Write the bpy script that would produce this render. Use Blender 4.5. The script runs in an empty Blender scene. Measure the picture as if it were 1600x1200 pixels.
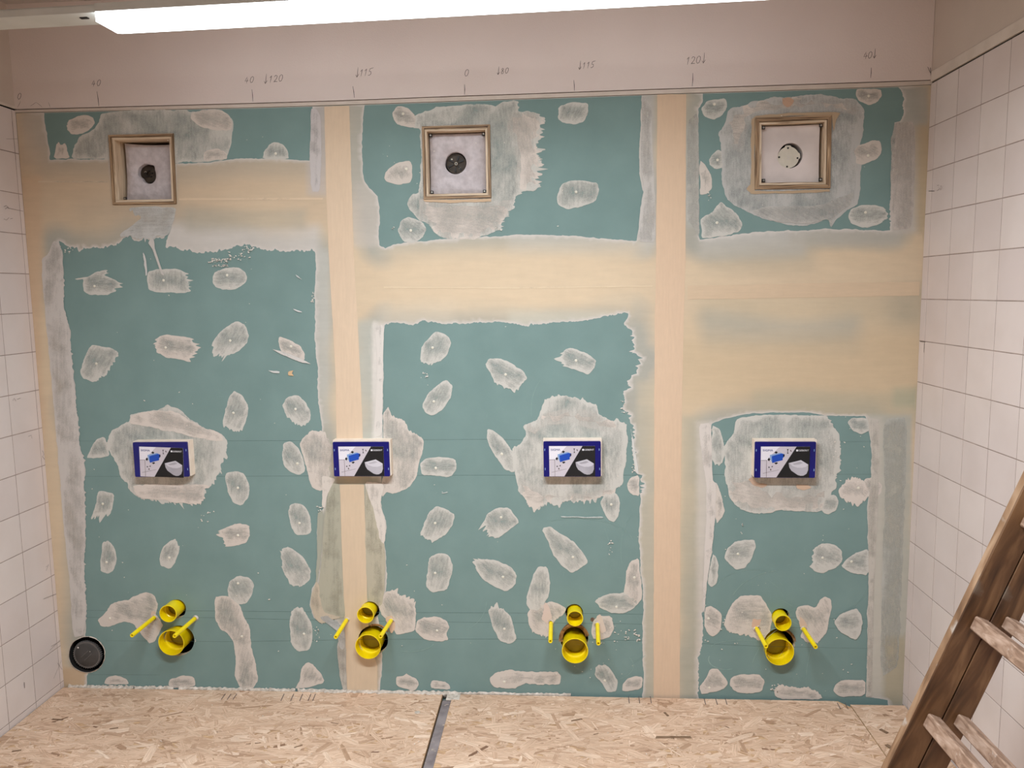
import bpy, math, random
import numpy as np
from mathutils import Vector, Matrix
from mathutils.geometry import delaunay_2d_cdt

# ------------------------------------------------------------------ camera, light, exposure
SC = bpy.context.scene
COL = SC.collection
F = 1223.7545
CAM = np.array([2.0683, -2.9666, 1.58])
PITCH, YAW, ROLL = -.1167, .0627, -.0140
c_, s_ = math.cos(YAW), math.sin(YAW)
_R0 = np.array([[c_, s_, 0], [-s_, c_, 0], [0, 0, 1]])
c_, s_ = math.cos(PITCH), math.sin(PITCH)
_R1 = np.array([[1, 0, 0], [0, c_, s_], [0, -s_, c_]]) @ _R0
c_, s_ = math.cos(ROLL), math.sin(ROLL)
RT, FW, UP = c_ * _R1[0] + s_ * _R1[2], _R1[1], -s_ * _R1[0] + c_ * _R1[2]
cam = bpy.data.cameras.new('camera')
cam.sensor_width = 36.0
cam.lens = F * 36 / 1600
cam.clip_start = .05
co = bpy.data.objects.new('camera', cam)
COL.objects.link(co)
co.matrix_world = Matrix(((RT[0], UP[0], -FW[0], CAM[0]), (RT[1], UP[1], -FW[1], CAM[1]), (RT[2], UP[2], -FW[2], CAM[2]), (0, 0, 0, 1)))
SC.camera = co

W_EXPOSURE = 0.0
LAMP_E = 6.9         # visible lamp diffuser
ROOM_W = 77.0        # ceiling lamp in the middle of the room (W)
SC.view_settings.view_transform = 'Standard'
SC.view_settings.look = 'None'
SC.view_settings.exposure = W_EXPOSURE
SC.view_settings.gamma = 1.0
SC.view_settings.use_curve_mapping = False
SC.render.film_transparent = False
SC.cycles.max_bounces = 8
SC.cycles.diffuse_bounces = 5
SC.cycles.transparent_max_bounces = 12
SC.cycles.use_denoising = True
wd = bpy.data.worlds.new('world')
wd.use_nodes = True
wd.node_tree.nodes['Background'].inputs[0].default_value = (.02, .02, .02, 1)
SC.world = wd

def area(name, loc, sx, sy, watt, colr, rot=(0, 0, 0)):
    l = bpy.data.lights.new(name, 'AREA')
    l.shape = 'RECTANGLE'; l.size = sx; l.size_y = sy
    l.energy = watt; l.color = colr; l.spread = math.radians(158)
    o = bpy.data.objects.new(name, l)
    o.location = loc; o.rotation_euler = rot
    COL.objects.link(o)
    return o
WARM = (.905, .975, 1.04)
area('ceiling_lamp_light', (1.84, -1.8, 2.575), 1.25, .12, ROOM_W, WARM)

# ------------------------------------------------------------------ helpers
rng = np.random.default_rng(7)
random.seed(5)
XL, XR = 0.0, 3.385
ZF, ZC, YB = -.02, 2.68, -4.6

def lin(c):
    r = []
    for v in c:
        v = v / 255
        r.append(v / 12.92 if v <= .04045 else ((v + .055) / 1.055) ** 2.4)
    return tuple(r) + (1.0,)

def onp(px, py, ax=1, val=0.0):
    r = FW + RT * (px - 800) / F - UP * (py - 600) / F
    return CAM + r * (val - CAM[ax]) / r[ax]

def wpts(P, y=0.0):
    """photo coordinates of points on the back wall -> world points on the plane at depth y"""
    P = np.asarray(P, float)
    r = FW[None] + RT[None] * ((P[:, :1] - 800) / F) - UP[None] * ((P[:, 1:] - 600) / F)
    return CAM[None] + r * ((0 - CAM[1]) / r[:, 1:2]) + np.array([[0, y, 0]])

def link(o, parent=None):
    COL.objects.link(o)
    if parent is not None:
        o.parent = parent
    return o

def tag(o, label=None, cat=None, group=None, kind=None):
    if label: o['label'] = label
    if cat: o['category'] = cat
    if group: o['group'] = group
    if kind: o['kind'] = kind
    return o

def empty(name, loc, label=None, cat=None, group=None, kind=None):
    o = bpy.data.objects.new(name, None)
    o.location = loc
    o.empty_display_size = .05
    COL.objects.link(o)
    return tag(o, label, cat, group, kind)

def mesh_obj(name, verts, faces, mat, parent=None, smooth=False, origin=None):
    me = bpy.data.meshes.new(name)
    verts = np.asarray(verts, float)
    if origin is not None:
        verts = verts - np.asarray(origin, float)[None]
    me.from_pydata([tuple(v) for v in verts.tolist()], [], [tuple(f) for f in faces])
    me.materials.append(mat)
    if smooth:
        me.polygons.foreach_set('use_smooth', [True] * len(me.polygons))
    me.update()
    o = bpy.data.objects.new(name, me)
    if origin is not None and parent is None:
        o.location = origin
    elif origin is not None:
        o.location = np.asarray(origin, float)
    return link(o, parent)

class MB:
    def __init__(self): self.v = []; self.f = []
    def add(self, v, f):
        n = len(self.v); self.v += [tuple(p) for p in v]; self.f += [tuple(i + n for i in q) for q in f]
        return self
    def box(self, a, b, bev=0.0):
        x0, y0, z0 = [min(a[i], b[i]) for i in range(3)]; x1, y1, z1 = [max(a[i], b[i]) for i in range(3)]
        if bev <= 0:
            v = [(x, y, z) for x in (x0, x1) for y in (y0, y1) for z in (z0, z1)]
            f = [(0, 1, 3, 2), (4, 6, 7, 5), (0, 4, 5, 1), (2, 3, 7, 6), (0, 2, 6, 4), (1, 5, 7, 3)]
            return self.add(v, f)
        import bmesh
        bm = bmesh.new()
        bmesh.ops.create_cube(bm, size=1)
        for q in bm.verts:
            q.co = ((x0 + x1) / 2 + q.co.x * (x1 - x0), (y0 + y1) / 2 + q.co.y * (y1 - y0), (z0 + z1) / 2 + q.co.z * (z1 - z0))
        bmesh.ops.bevel(bm, geom=bm.edges[:], offset=bev, segments=1, affect='EDGES')
        bm.verts.index_update()
        self.add([tuple(q.co) for q in bm.verts], [[q.index for q in fc.verts] for fc in bm.faces])
        bm.free()
        return self
    def prism(self, poly, axis, a, b):
        """polygon (2D) extruded along axis from a to b"""
        n = len(poly)
        def P(p, t):
            return {0: (t, p[0], p[1]), 1: (p[0], t, p[1]), 2: (p[0], p[1], t)}[axis]
        v = [P(p, a) for p in poly] + [P(p, b) for p in poly]
        f = [tuple(range(n)), tuple(range(2 * n - 1, n - 1, -1))] + [(i, (i + 1) % n, n + (i + 1) % n, n + i) for i in range(n)]
        return self.add(v, f)
    def lathe(self, prof, c, axis=1, n=36, cap0=False, cap1=False):
        """prof: (radius, t) along axis through c"""
        v = []; f = []
        for r, t in prof:
            for k in range(n):
                a = 2 * math.pi * k / n
                u, w = r * math.cos(a), r * math.sin(a)
                v.append((c[0] + u, c[1] + t, c[2] + w) if axis == 1 else (c[0] + u, c[1] + w, c[2] + t))
        for i in range(len(prof) - 1):
            for k in range(n):
                k2 = (k + 1) % n
                f.append((i * n + k, i * n + k2, (i + 1) * n + k2, (i + 1) * n + k))
        if cap0: f.append(tuple(range(n)))
        if cap1: f.append(tuple(range(len(prof) * n - 1, (len(prof) - 1) * n - 1, -1)))
        return self.add(v, f)
    def obj(self, name, mat, parent=None, smooth=False):
        o = mesh_obj(name, self.v, self.f, mat, parent, False)
        import bmesh
        bm = bmesh.new(); bm.from_mesh(o.data)
        bmesh.ops.recalc_face_normals(bm, faces=bm.faces[:])
        bm.to_mesh(o.data); bm.free()
        if smooth:
            o.data.polygons.foreach_set('use_smooth', [True] * len(o.data.polygons))
            try: o.data.set_sharp_from_angle(angle=math.radians(40))
            except Exception: pass
        return o

# ------------------------------------------------------------------ materials
def mat(name):
    m = bpy.data.materials.new(name)
    m.use_nodes = True
    nt = m.node_tree
    b = nt.nodes['Principled BSDF']
    return m, nt, b

def N(nt, t, **kw):
    n = nt.nodes.new(t)
    for k, v in kw.items():
        if k.startswith('_'): setattr(n, k[1:], v)
        else: n.inputs[k.replace('__', ' ')].default_value = v
    return n

def L(nt, a, b): nt.links.new(a, b)

def ramp(nt, stops, src):
    r = nt.nodes.new('ShaderNodeValToRGB')
    e = r.color_ramp.elements
    while len(e) < len(stops): e.new(.5)
    for i, (p, c) in enumerate(stops):
        e[i].position = p; e[i].color = c if len(c) == 4 else tuple(c) + (1,)
    L(nt, src, r.inputs[0])
    return r.outputs[0]

def noise_mat(name, c1, c2, scale=20, rough=.7, bump=.0, bscale=200, stretch=(1, 1, 1), detail=5, spots=None, metallic=0, lo=.35, hi=.65):
    m, nt, b = mat(name)
    tc = N(nt, 'ShaderNodeTexCoord')
    mp = N(nt, 'ShaderNodeMapping'); mp.inputs['Scale'].default_value = stretch
    L(nt, tc.outputs['Object'], mp.inputs[0])
    n = N(nt, 'ShaderNodeTexNoise', Scale=scale, Detail=detail)
    L(nt, mp.outputs[0], n.inputs['Vector'])
    col = ramp(nt, [(lo, lin(c1)), (hi, lin(c2))], n.outputs['Fac'])
    if spots:
        sc, thr, scol = spots
        n3 = N(nt, 'ShaderNodeTexNoise', Scale=sc, Detail=4)
        L(nt, tc.outputs['Object'], n3.inputs['Vector'])
        f = ramp(nt, [(thr, (0, 0, 0)), (thr + .05, (1, 1, 1))], n3.outputs['Fac'])
        mx = N(nt, 'ShaderNodeMixRGB'); L(nt, f, mx.inputs[0]); L(nt, col, mx.inputs[1]); mx.inputs[2].default_value = lin(scol)
        col = mx.outputs[0]
    L(nt, col, b.inputs['Base Color'])
    b.inputs['Roughness'].default_value = rough
    b.inputs['Metallic'].default_value = metallic
    if bump > 0:
        n2 = N(nt, 'ShaderNodeTexNoise', Scale=bscale, Detail=3)
        L(nt, mp.outputs[0], n2.inputs['Vector'])
        bp = N(nt, 'ShaderNodeBump', Strength=bump, Distance=.002)
        L(nt, n2.outputs['Fac'], bp.inputs['Height']); L(nt, bp.outputs[0], b.inputs['Normal'])
    return m

M = {}
M['green'] = noise_mat('green_board_paper', (114, 141, 138), (122, 149, 146), 7, .75, .15, 500, detail=8, lo=.3, hi=.7)
M['board_core'] = noise_mat('gypsum_core', (200, 190, 175), (222, 212, 198), 60, .9, .3, 120)
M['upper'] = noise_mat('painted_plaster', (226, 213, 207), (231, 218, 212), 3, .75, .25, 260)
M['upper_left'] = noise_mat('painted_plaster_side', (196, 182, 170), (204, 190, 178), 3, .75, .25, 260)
M['ceil'] = noise_mat('ceiling_paint', (176, 168, 162), (184, 176, 170), 4, .8, .2, 200)
M['grout'] = noise_mat('tile_grout', (146, 131, 123), (168, 152, 144), 30, .9, .2, 300)
M['trim'] = noise_mat('trim_paint', (206, 194, 182), (216, 204, 193), 15, .6)
M['dark'] = noise_mat('dark_void', (12, 10, 9), (20, 17, 15), 20, .95)
M['caulk'] = noise_mat('white_caulk', (170, 158, 144), (214, 203, 191), 70, .6, .4, 90)
M['dot'] = noise_mat('screw_filler', (216, 212, 196), (232, 228, 214), 90, .6)
M['pencil'] = noise_mat('pencil_graphite', (88, 76, 74), (112, 100, 96), 300, .8)
M['line'] = noise_mat('pencil_line', (58, 84, 84), (78, 104, 100), 40, .8)
M['ink'] = noise_mat('black_ink', (30, 24, 24), (44, 36, 36), 60, .7)
M['wool'] = noise_mat('white_wool', (190, 183, 186), (210, 203, 206), 45, .95, .9, 130, detail=8)
M['padboard'] = noise_mat('white_foam_board', (206, 196, 192), (224, 214, 210), 9, .7, .1, 60)
M['capdark'] = noise_mat('dark_duct_cap', (50, 40, 30), (72, 60, 46), 50, .6, .2)
M['capblack'] = noise_mat('black_plastic', (15, 14, 13), (24, 22, 20), 50, .5)
M['capwhite'] = noise_mat('white_plate', (205, 200, 185), (216, 210, 196), 40, .6)
M['steelscrew'] = noise_mat('screw_metal', (150, 145, 135), (190, 186, 178), 90, .4, metallic=.6)
M['plug'] = noise_mat('grey_plug', (64, 62, 60), (76, 73, 71), 30, .55, .15, 400)
M['pluglight'] = noise_mat('grey_plug_rib', (92, 89, 86), (102, 98, 95), 30, .5)
M['blue'] = noise_mat('blue_plastic', (6, 9, 98), (10, 16, 112), 8, .35)
M['white_card'] = noise_mat('white_print', (228, 226, 234), (232, 230, 238), 8, .45)
M['grey_print'] = noise_mat('grey_print', (196, 190, 198), (204, 198, 206), 8, .45)
M['black_print'] = noise_mat('black_print', (8, 8, 11), (11, 11, 14), 8, .65)
M['cist_blue'] = noise_mat('blue_print', (14, 70, 172), (20, 78, 186), 8, .45)
M['cist_light'] = noise_mat('light_blue_print', (120, 155, 200), (140, 170, 212), 8, .45)
M['navy'] = noise_mat('navy_print', (40, 58, 120), (44, 62, 126), 8, .45)
M['toilet'] = noise_mat('ceramic_print', (160, 158, 166), (184, 182, 190), 8, .45)
M['toilet_lid'] = noise_mat('ceramic_lid_print', (196, 194, 202), (208, 206, 214), 8, .45)
M['pale'] = noise_mat('pale_print', (226, 226, 232), (232, 232, 238), 8, .45)
M['cream'] = noise_mat('cream_foam', (232, 216, 198), (242, 228, 212), 30, .7, .2, 120)
M['steel'] = noise_mat('steel_strip', (116, 106, 108), (154, 144, 144), 14, .5, .3, 200, detail=8, spots=(42, .62, (186, 170, 156)), metallic=.15)
M['lampbody'] = noise_mat('lamp_housing', (205, 206, 200), (214, 215, 210), 10, .45)
M['brownfoam'] = noise_mat('brown_foam', (96, 62, 30), (176, 130, 78), 60, .9, .8, 90, detail=8)
M['concrete'] = noise_mat('grey_plaster', (112, 108, 104), (132, 128, 124), 5, .85, .3, 120)
M['crumb'] = noise_mat('plaster_crumb', (215, 208, 198), (232, 226, 218), 50, .8)

def yellow_mat():
    m, nt, b = mat('yellow_plastic')
    tc = N(nt, 'ShaderNodeTexCoord')
    n = N(nt, 'ShaderNodeTexNoise', Scale=30, Detail=3); L(nt, tc.outputs['Object'], n.inputs['Vector'])
    L(nt, ramp(nt, [(.3, lin((240, 214, 6))), (.7, lin((250, 226, 14)))], n.outputs['Fac']), b.inputs['Base Color'])
    b.inputs['Roughness'].default_value = .32
    b.inputs['Subsurface Weight'].default_value = .0
    return m
M['yellow'] = yellow_mat()
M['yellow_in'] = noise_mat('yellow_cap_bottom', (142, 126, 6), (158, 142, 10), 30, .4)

def tile_mat():
    m, nt, b = mat('white_glazed_tile')
    oi = N(nt, 'ShaderNodeObjectInfo')
    col = ramp(nt, [(0, lin((212, 200, 196))), (1, lin((219, 208, 203)))], oi.outputs['Random'])
    tc = N(nt, 'ShaderNodeTexCoord')
    ge = N(nt, 'ShaderNodeNewGeometry')
    n = N(nt, 'ShaderNodeTexNoise', Scale=6, Detail=6); L(nt, ge.outputs['Position'], n.inputs['Vector'])
    f = ramp(nt, [(.4, (0, 0, 0)), (.75, (.35, .35, .35))], n.outputs['Fac'])
    mx = N(nt, 'ShaderNodeMixRGB'); L(nt, f, mx.inputs[0]); L(nt, col, mx.inputs[1]); mx.inputs[2].default_value = lin((196, 182, 174))
    L(nt, mx.outputs[0], b.inputs['Base Color'])
    b.inputs['Roughness'].default_value = .38
    b.inputs['Specular IOR Level'].default_value = .3
    return m
M['tile'] = tile_mat()

def wood_mat(name, c1, c2, c3, axis=(1, 1, 1), scale=12, rough=.6, spots=None):
    m, nt, b = mat(name)
    tc = N(nt, 'ShaderNodeTexCoord')
    mp = N(nt, 'ShaderNodeMapping'); mp.inputs['Scale'].default_value = axis
    L(nt, tc.outputs['Object'], mp.inputs[0])
    n = N(nt, 'ShaderNodeTexNoise', Scale=scale, Detail=6, Distortion=1.2); L(nt, mp.outputs[0], n.inputs['Vector'])
    col = ramp(nt, [(.3, lin(c1)), (.5, lin(c2)), (.7, lin(c3))], n.outputs['Fac'])
    if spots:
        n3 = N(nt, 'ShaderNodeTexNoise', Scale=spots[0], Detail=5); L(nt, tc.outputs['Object'], n3.inputs['Vector'])
        f = ramp(nt, [(spots[1], (0, 0, 0)), (spots[1] + .08, (.8, .8, .8))], n3.outputs['Fac'])
        mx = N(nt, 'ShaderNodeMixRGB'); L(nt, f, mx.inputs[0]); L(nt, col, mx.inputs[1]); mx.inputs[2].default_value = lin(spots[2])
        col = mx.outputs[0]
    L(nt, col, b.inputs['Base Color'])
    b.inputs['Roughness'].default_value = rough
    bp = N(nt, 'ShaderNodeBump', Strength=.25, Distance=.001)
    L(nt, n.outputs['Fac'], bp.inputs['Height']); L(nt, bp.outputs[0], b.inputs['Normal'])
    return m
M['ply_h'] = wood_mat('plywood_edge_across', (150, 126, 100), (212, 190, 162), (236, 220, 196), (1.2, 30, 30), 5)
M['ply_v'] = wood_mat('plywood_edge_upright', (150, 126, 100), (212, 190, 162), (236, 220, 196), (30, 30, 1.2), 5)
M['ply_oh'] = wood_mat('plywood_outer_across', (78, 58, 40), (150, 122, 92), (196, 168, 136), (1.2, 30, 30), 5)
M['ply_ov'] = wood_mat('plywood_outer_upright', (78, 58, 40), (150, 122, 92), (196, 168, 136), (30, 30, 1.2), 5)
M['ply_in'] = wood_mat('plywood_liner', (96, 74, 54), (150, 124, 94), (180, 154, 120), (6, 6, 2), 8)
M['rail'] = wood_mat('stained_ladder_wood', (50, 30, 15), (92, 62, 37), (132, 98, 66), (1.4, 5, 9), 2.2, .45, (7, .68, (112, 98, 84)))
M['railedge'] = wood_mat('worn_ladder_edge', (96, 68, 46), (140, 108, 80), (170, 140, 112), (2, 6, 20), 3, .6, (14, .60, (182, 172, 162)))
M['rung'] = wood_mat('worn_rung_wood', (108, 80, 62), (152, 124, 104), (182, 156, 138), (9, 2.5, 9), 6, .6, (34, .66, (190, 178, 168)))

# paint / compound films: vertex colour + coverage
def film_mat(name, opaque):
    m, nt, b = mat(name)
    vc = N(nt, 'ShaderNodeVertexColor', _layer_name='tint')
    cov = N(nt, 'ShaderNodeAttribute', _attribute_name='cover')
    d = N(nt, 'ShaderNodeAttribute', _attribute_name='rim')
    uv = N(nt, 'ShaderNodeAttribute', _attribute_name='stroke')
    tc = N(nt, 'ShaderNodeTexCoord')
    n1 = N(nt, 'ShaderNodeTexNoise', Scale=1.0, Detail=5, Roughness=.6); L(nt, uv.outputs['Vector'], n1.inputs['Vector'])
    n2 = N(nt, 'ShaderNodeTexNoise', Scale=22, Detail=6, Roughness=.65); L(nt, tc.outputs['Object'], n2.inputs['Vector'])
    n4 = N(nt, 'ShaderNodeTexNoise', Scale=7, Detail=4, Distortion=.8); L(nt, tc.outputs['Object'], n4.inputs['Vector'])
    n3 = N(nt, 'ShaderNodeTexNoise', Scale=260, Detail=2); L(nt, tc.outputs['Object'], n3.inputs['Vector'])
    b.inputs['Roughness'].default_value = .78
    b.inputs['Specular IOR Level'].default_value = .25
    bp = N(nt, 'ShaderNodeBump', Strength=.25, Distance=.0015)
    L(nt, n1.outputs['Fac'], bp.inputs['Height']); L(nt, bp.outputs[0], b.inputs['Normal'])
    def math_(op, a, c, clamp=False):
        q = N(nt, 'ShaderNodeMath', _operation=op, _use_clamp=clamp)
        for i, x in enumerate((a, c)):
            if isinstance(x, (int, float)): q.inputs[i].default_value = x
            else: L(nt, x, q.inputs[i])
        return q.outputs[0]
    if opaque:
        # gentle tone variation along the trowel strokes
        v = math_('ADD', math_('MULTIPLY', n1.outputs['Fac'], .16), math_('MULTIPLY', n2.outputs['Fac'], .10))
        v = math_('ADD', v, .87)
        mm = N(nt, 'ShaderNodeVectorMath', _operation='SCALE')
        L(nt, vc.outputs['Color'], mm.inputs[0]); L(nt, v, mm.inputs['Scale'])
        L(nt, mm.outputs[0], b.inputs['Base Color'])
    else:
        L(nt, vc.outputs['Color'], b.inputs['Base Color'])
        # coverage: base + strokes + weave, thicker at the rim
        a = math_('MULTIPLY', math_('SUBTRACT', n1.outputs['Fac'], .5), .7)
        a2 = math_('MULTIPLY', math_('SUBTRACT', n2.outputs['Fac'], .5), .55)
        a3 = math_('MULTIPLY', math_('SUBTRACT', n3.outputs['Fac'], .5), .55)
        t = math_('ADD', math_('ADD', a, a2), math_('ADD', a3, cov.outputs['Fac']))
        t = math_('ADD', t, math_('MULTIPLY', math_('SUBTRACT', n4.outputs['Fac'], .48), 1.5))
        t = math_('ADD', t, d.outputs['Fac'], True)
        tr = N(nt, 'ShaderNodeBsdfTransparent')
        mx = N(nt, 'ShaderNodeMixShader')
        L(nt, t, mx.inputs[0]); L(nt, tr.outputs[0], mx.inputs[1]); L(nt, b.outputs[0], mx.inputs[2])
        L(nt, mx.outputs[0], nt.nodes['Material Output'].inputs['Surface'])
    return m
M['film'] = film_mat('thin_filler', False)
M['sheetfilm'] = film_mat('joint_compound', True)

# ------------------------------------------------------------------ 2D helpers
def inside(P, poly):
    P = np.asarray(P, float); poly = np.asarray(poly, float)
    x, y = P[:, 0], P[:, 1]
    res = np.zeros(len(P), bool)
    a = poly; b = np.roll(poly, -1, axis=0)
    for (x0, y0), (x1, y1) in zip(a, b):
        if y0 == y1: continue
        m = ((y0 > y) != (y1 > y))
        if m.any():
            xi = x0 + (y[m] - y0) * (x1 - x0) / (y1 - y0)
            res[m] ^= x[m] < xi
    return res

def dist(P, polys):
    P = np.asarray(P, float)
    A = np.vstack([np.asarray(p, float) for p in polys]); B = np.vstack([np.roll(np.asarray(p, float), -1, axis=0) for p in polys])
    out = np.full(len(P), 1e9)
    AB = B - A; LL = np.maximum((AB ** 2).sum(1), 1e-9)
    for i in range(0, len(P), 400):
        q = P[i:i + 400, None, :] - A[None]
        t = np.clip((q * AB[None]).sum(2) / LL[None], 0, 1)
        dd = q - t[..., None] * AB[None]
        out[i:i + 400] = np.sqrt((dd ** 2).sum(2).min(1))
    return out

def fbm1(n, octs, r):
    """periodic 1D noise of n samples"""
    s = np.zeros(n); t = np.arange(n) / n
    for f, a in octs:
        k = max(3, int(f)); g = r.normal(size=k)
        x = t * k; i = np.floor(x).astype(int); u = x - i; u = u * u * (3 - 2 * u)
        s += a * (g[i % k] * (1 - u) + g[(i + 1) % k] * u)
    return s

def rough(poly, amp=.8, rag=None, step=1.6, smooth=1, seed=0):
    """traced outline -> rounded, resampled and torn edge. rag = [(angle_deg, amplitude px), ...] (0 = right, 90 = down)"""
    r = np.random.default_rng(seed + 11)
    P = np.asarray(poly, float)
    for _ in range(smooth):
        Q = np.roll(P, -1, axis=0)
        P = np.stack([.86 * P + .14 * Q, .14 * P + .86 * Q], 1).reshape(-1, 2)
    Q = np.roll(P, -1, axis=0)
    seg = np.sqrt(((Q - P) ** 2).sum(1)); tot = seg.sum(); n = max(12, int(tot / step))
    cum = np.r_[0, np.cumsum(seg)]
    t = np.linspace(0, tot, n, endpoint=False)
    i = np.clip(np.searchsorted(cum, t, side='right') - 1, 0, len(P) - 1)
    u = (t - cum[i]) / np.maximum(seg[i], 1e-9)
    R = P[i] * (1 - u[:, None]) + Q[i] * u[:, None]
    T = np.roll(R, -2, axis=0) - np.roll(R, 2, axis=0); T /= np.maximum(np.sqrt((T ** 2).sum(1)), 1e-9)[:, None]
    area_ = (R[:, 0] * np.roll(R[:, 1], -1) - np.roll(R[:, 0], -1) * R[:, 1]).sum()
    Nn = np.c_[T[:, 1], -T[:, 0]] * (1 if area_ > 0 else -1)
    R = R + Nn * (fbm1(n, [(tot / 16, amp * .7), (tot / 6, amp * .35), (tot / 3, amp * .28)], r))[:, None]
    if rag:
        for rg in rag:
            ang, am = rg[:2]
            ylo, yhi = rg[2:] if len(rg) > 2 else (-1e9, 1e9)
            v = np.array([math.cos(math.radians(ang)), math.sin(math.radians(ang))])
            w = np.clip((Nn @ v - .45) / .4, 0, 1) * ((R[:, 1] > ylo) & (R[:, 1] < yhi))
            w = np.convolve(np.r_[w[-3:], w, w[:3]], np.ones(7) / 7, 'valid')
            sp = np.abs(fbm1(n, [(tot / 3.2, 1.0), (tot / 7, .6)], r))
            R = R + v[None] * (w * am * (sp - .55))[:, None]
    return R

HOLES = []     # openings cut through the wall (photo coordinates on the wall plane)

def fill(outer, holes, step, jit=.3, extra_dist=True):
    """triangulate outline minus holes with inner points; returns 2D verts, tris"""
    outer = np.asarray(outer, float)
    x0, y0 = outer.min(0); x1, y1 = outer.max(0)
    hs = [np.asarray(h, float) for h in holes if not (np.max(h, 0)[0] < x0 or np.min(h, 0)[0] > x1 or np.max(h, 0)[1] < y0 or np.min(h, 0)[1] > y1)]
    V = [outer]; E = []; n = 0
    for lp in [outer] + hs:
        m = len(lp)
        E += [(n + i, n + (i + 1) % m) for i in range(m)]; n += m
    V += hs
    if step:
        gx, gy = np.meshgrid(np.arange(x0 + step / 2, x1, step), np.arange(y0 + step / 2, y1, step))
        G = np.c_[gx.ravel(), gy.ravel()]
        G = G + np.random.default_rng(3).uniform(-jit, jit, G.shape) * step
        k = inside(G, outer)
        for h in hs: k &= ~inside(G, h)
        G = G[k]
        if len(G):
            G = G[dist(G, [outer] + hs) > step * .45]
        if len(G): V.append(G)
    V = np.vstack(V)
    r = delaunay_2d_cdt([Vector(p) for p in V.tolist()], E, [], 0, 1e-5)
    vo = np.array([tuple(p) for p in r[0]]); tr = np.array([tuple(f) for f in r[2] if len(f) == 3])
    ce = vo[tr].mean(1)
    k = inside(ce, outer)
    for h in hs: k &= ~inside(ce, h)
    tr = tr[k]
    used = np.unique(tr); mp = -np.ones(len(vo), int); mp[used] = np.arange(len(used))
    vo = vo[used]; tr = mp[tr]
    # consistent winding
    a, b, c = vo[tr[:, 0]], vo[tr[:, 1]], vo[tr[:, 2]]
    s = (b[:, 0] - a[:, 0]) * (c[:, 1] - a[:, 1]) - (b[:, 1] - a[:, 1]) * (c[:, 0] - a[:, 0])
    tr[s > 0] = tr[s > 0][:, ::-1]
    return vo, tr, [outer] + hs

def film(name, poly, parent, y0, h, mt, color, cover=.5, rimw=3.0, rimadd=.35, ang=0., sx=.35, sy=.06, step=6, holes=None, colfn=None, plateau=8., center_dip=0.0):
    V, T, loops = fill(poly, HOLES if holes is None else holes, step)
    d = dist(V, [loops[0]])
    dall = dist(V, loops)
    wp = wpts(V)
    hh = np.clip(dall / plateau, 0, 1); hh = hh * hh * (3 - 2 * hh)
    wp[:, 1] -= y0 + h * hh
    o = mesh_obj(name, wp, T.tolist(), mt, parent, smooth=bool(step), origin=wp.mean(0))
    me = o.data
    nv = len(V)
    ca = me.color_attributes.new('tint', 'FLOAT_COLOR', 'POINT')
    cols = np.tile(np.array(lin(color)), (nv, 1)) if colfn is None else colfn(V, d)
    cols[:, :3] *= np.array([.86, .885, .93])
    ca.data.foreach_set('color', cols.astype(np.float32).ravel())
    a = me.attributes.new('cover', 'FLOAT', 'POINT')
    dm = max(d.max(), 1e-6)
    a.data.foreach_set('value', (cover - center_dip * np.clip(d / dm * 1.4 - .3, 0, 1)).astype(np.float32))
    a = me.attributes.new('rim', 'FLOAT', 'POINT')
    a.data.foreach_set('value', (rimadd * np.clip(1 - d / rimw, 0, 1)).astype(np.float32))
    a = me.attributes.new('stroke', 'FLOAT_VECTOR', 'POINT')
    c, s = math.cos(math.radians(ang)), math.sin(math.radians(ang))
    u = V[:, 0] * c + V[:, 1] * s; w = -V[:, 0] * s + V[:, 1] * c
    a.data.foreach_set('vector', np.c_[u * sy, w * sx, np.full(nv, (V[0, 0] * .37) % 7)].astype(np.float32).ravel())
    return o

def circle(cx, cy, rx, ry=None, n=40, amp=0.0, seed=0):
    ry = ry or rx
    a = np.linspace(0, 2 * math.pi, n, endpoint=False)
    r = 1 + (fbm1(n, [(7, amp), (15, amp * .5)], np.random.default_rng(seed)) if amp else 0)
    return np.c_[cx + rx * r * np.cos(a), cy + ry * r * np.sin(a)]

# ------------------------------------------------------------------ setting: room shell
wall_back = tag(empty('wall_back', (1.69, 0, 1.1)), kind='structure')
wall_left = tag(empty('wall_left', (0, -1, 1.1)), kind='structure')
wall_right = tag(empty('wall_right', (XR, -1, 1.1)), kind='structure')
for w_, s_lab in ((wall_back, 'green moisture-resistant plasterboard wall with filled joints and screw spots'),
                  (wall_left, 'white tiled side wall on the left'), (wall_right, 'white tiled side wall on the right')):
    w_['label'] = s_lab
def under(o, p):
    o.parent = p
    o.matrix_parent_inverse = Matrix.Translation(-Vector(p.location))
    return o
_link0 = link
def link(o, parent=None):
    COL.objects.link(o)
    if parent is not None:
        o.parent = parent
        # all geometry below is written in room coordinates
        q = parent; off = Vector((0, 0, 0))
        while q is not None:
            off += Vector(q.location); q = q.parent
        o.location = Vector(o.location) - off
    return o

o = MB().box((-.3, YB - .1, ZF - .12), (XR + .3, .3, ZF - .03)).obj('floor', M['concrete']); tag(o, 'subfloor of oriented strand boards', kind='structure'); FLOOR = o
o = MB().box((-.3, YB - .1, ZC), (XR + .3, .3, ZC + .1)).obj('ceiling', M['ceil']); tag(o, kind='structure')
o = MB().box((-.3, YB - .1, ZF - .03), (XR + .3, YB, ZC)).obj('wall_front', M['concrete']); tag(o, kind='structure')
# structural backs
MB().box((-.3, .16, ZF - .1), (XR + .3, .26, ZC)).obj('cavity_back', M['dark'], wall_back)

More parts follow.
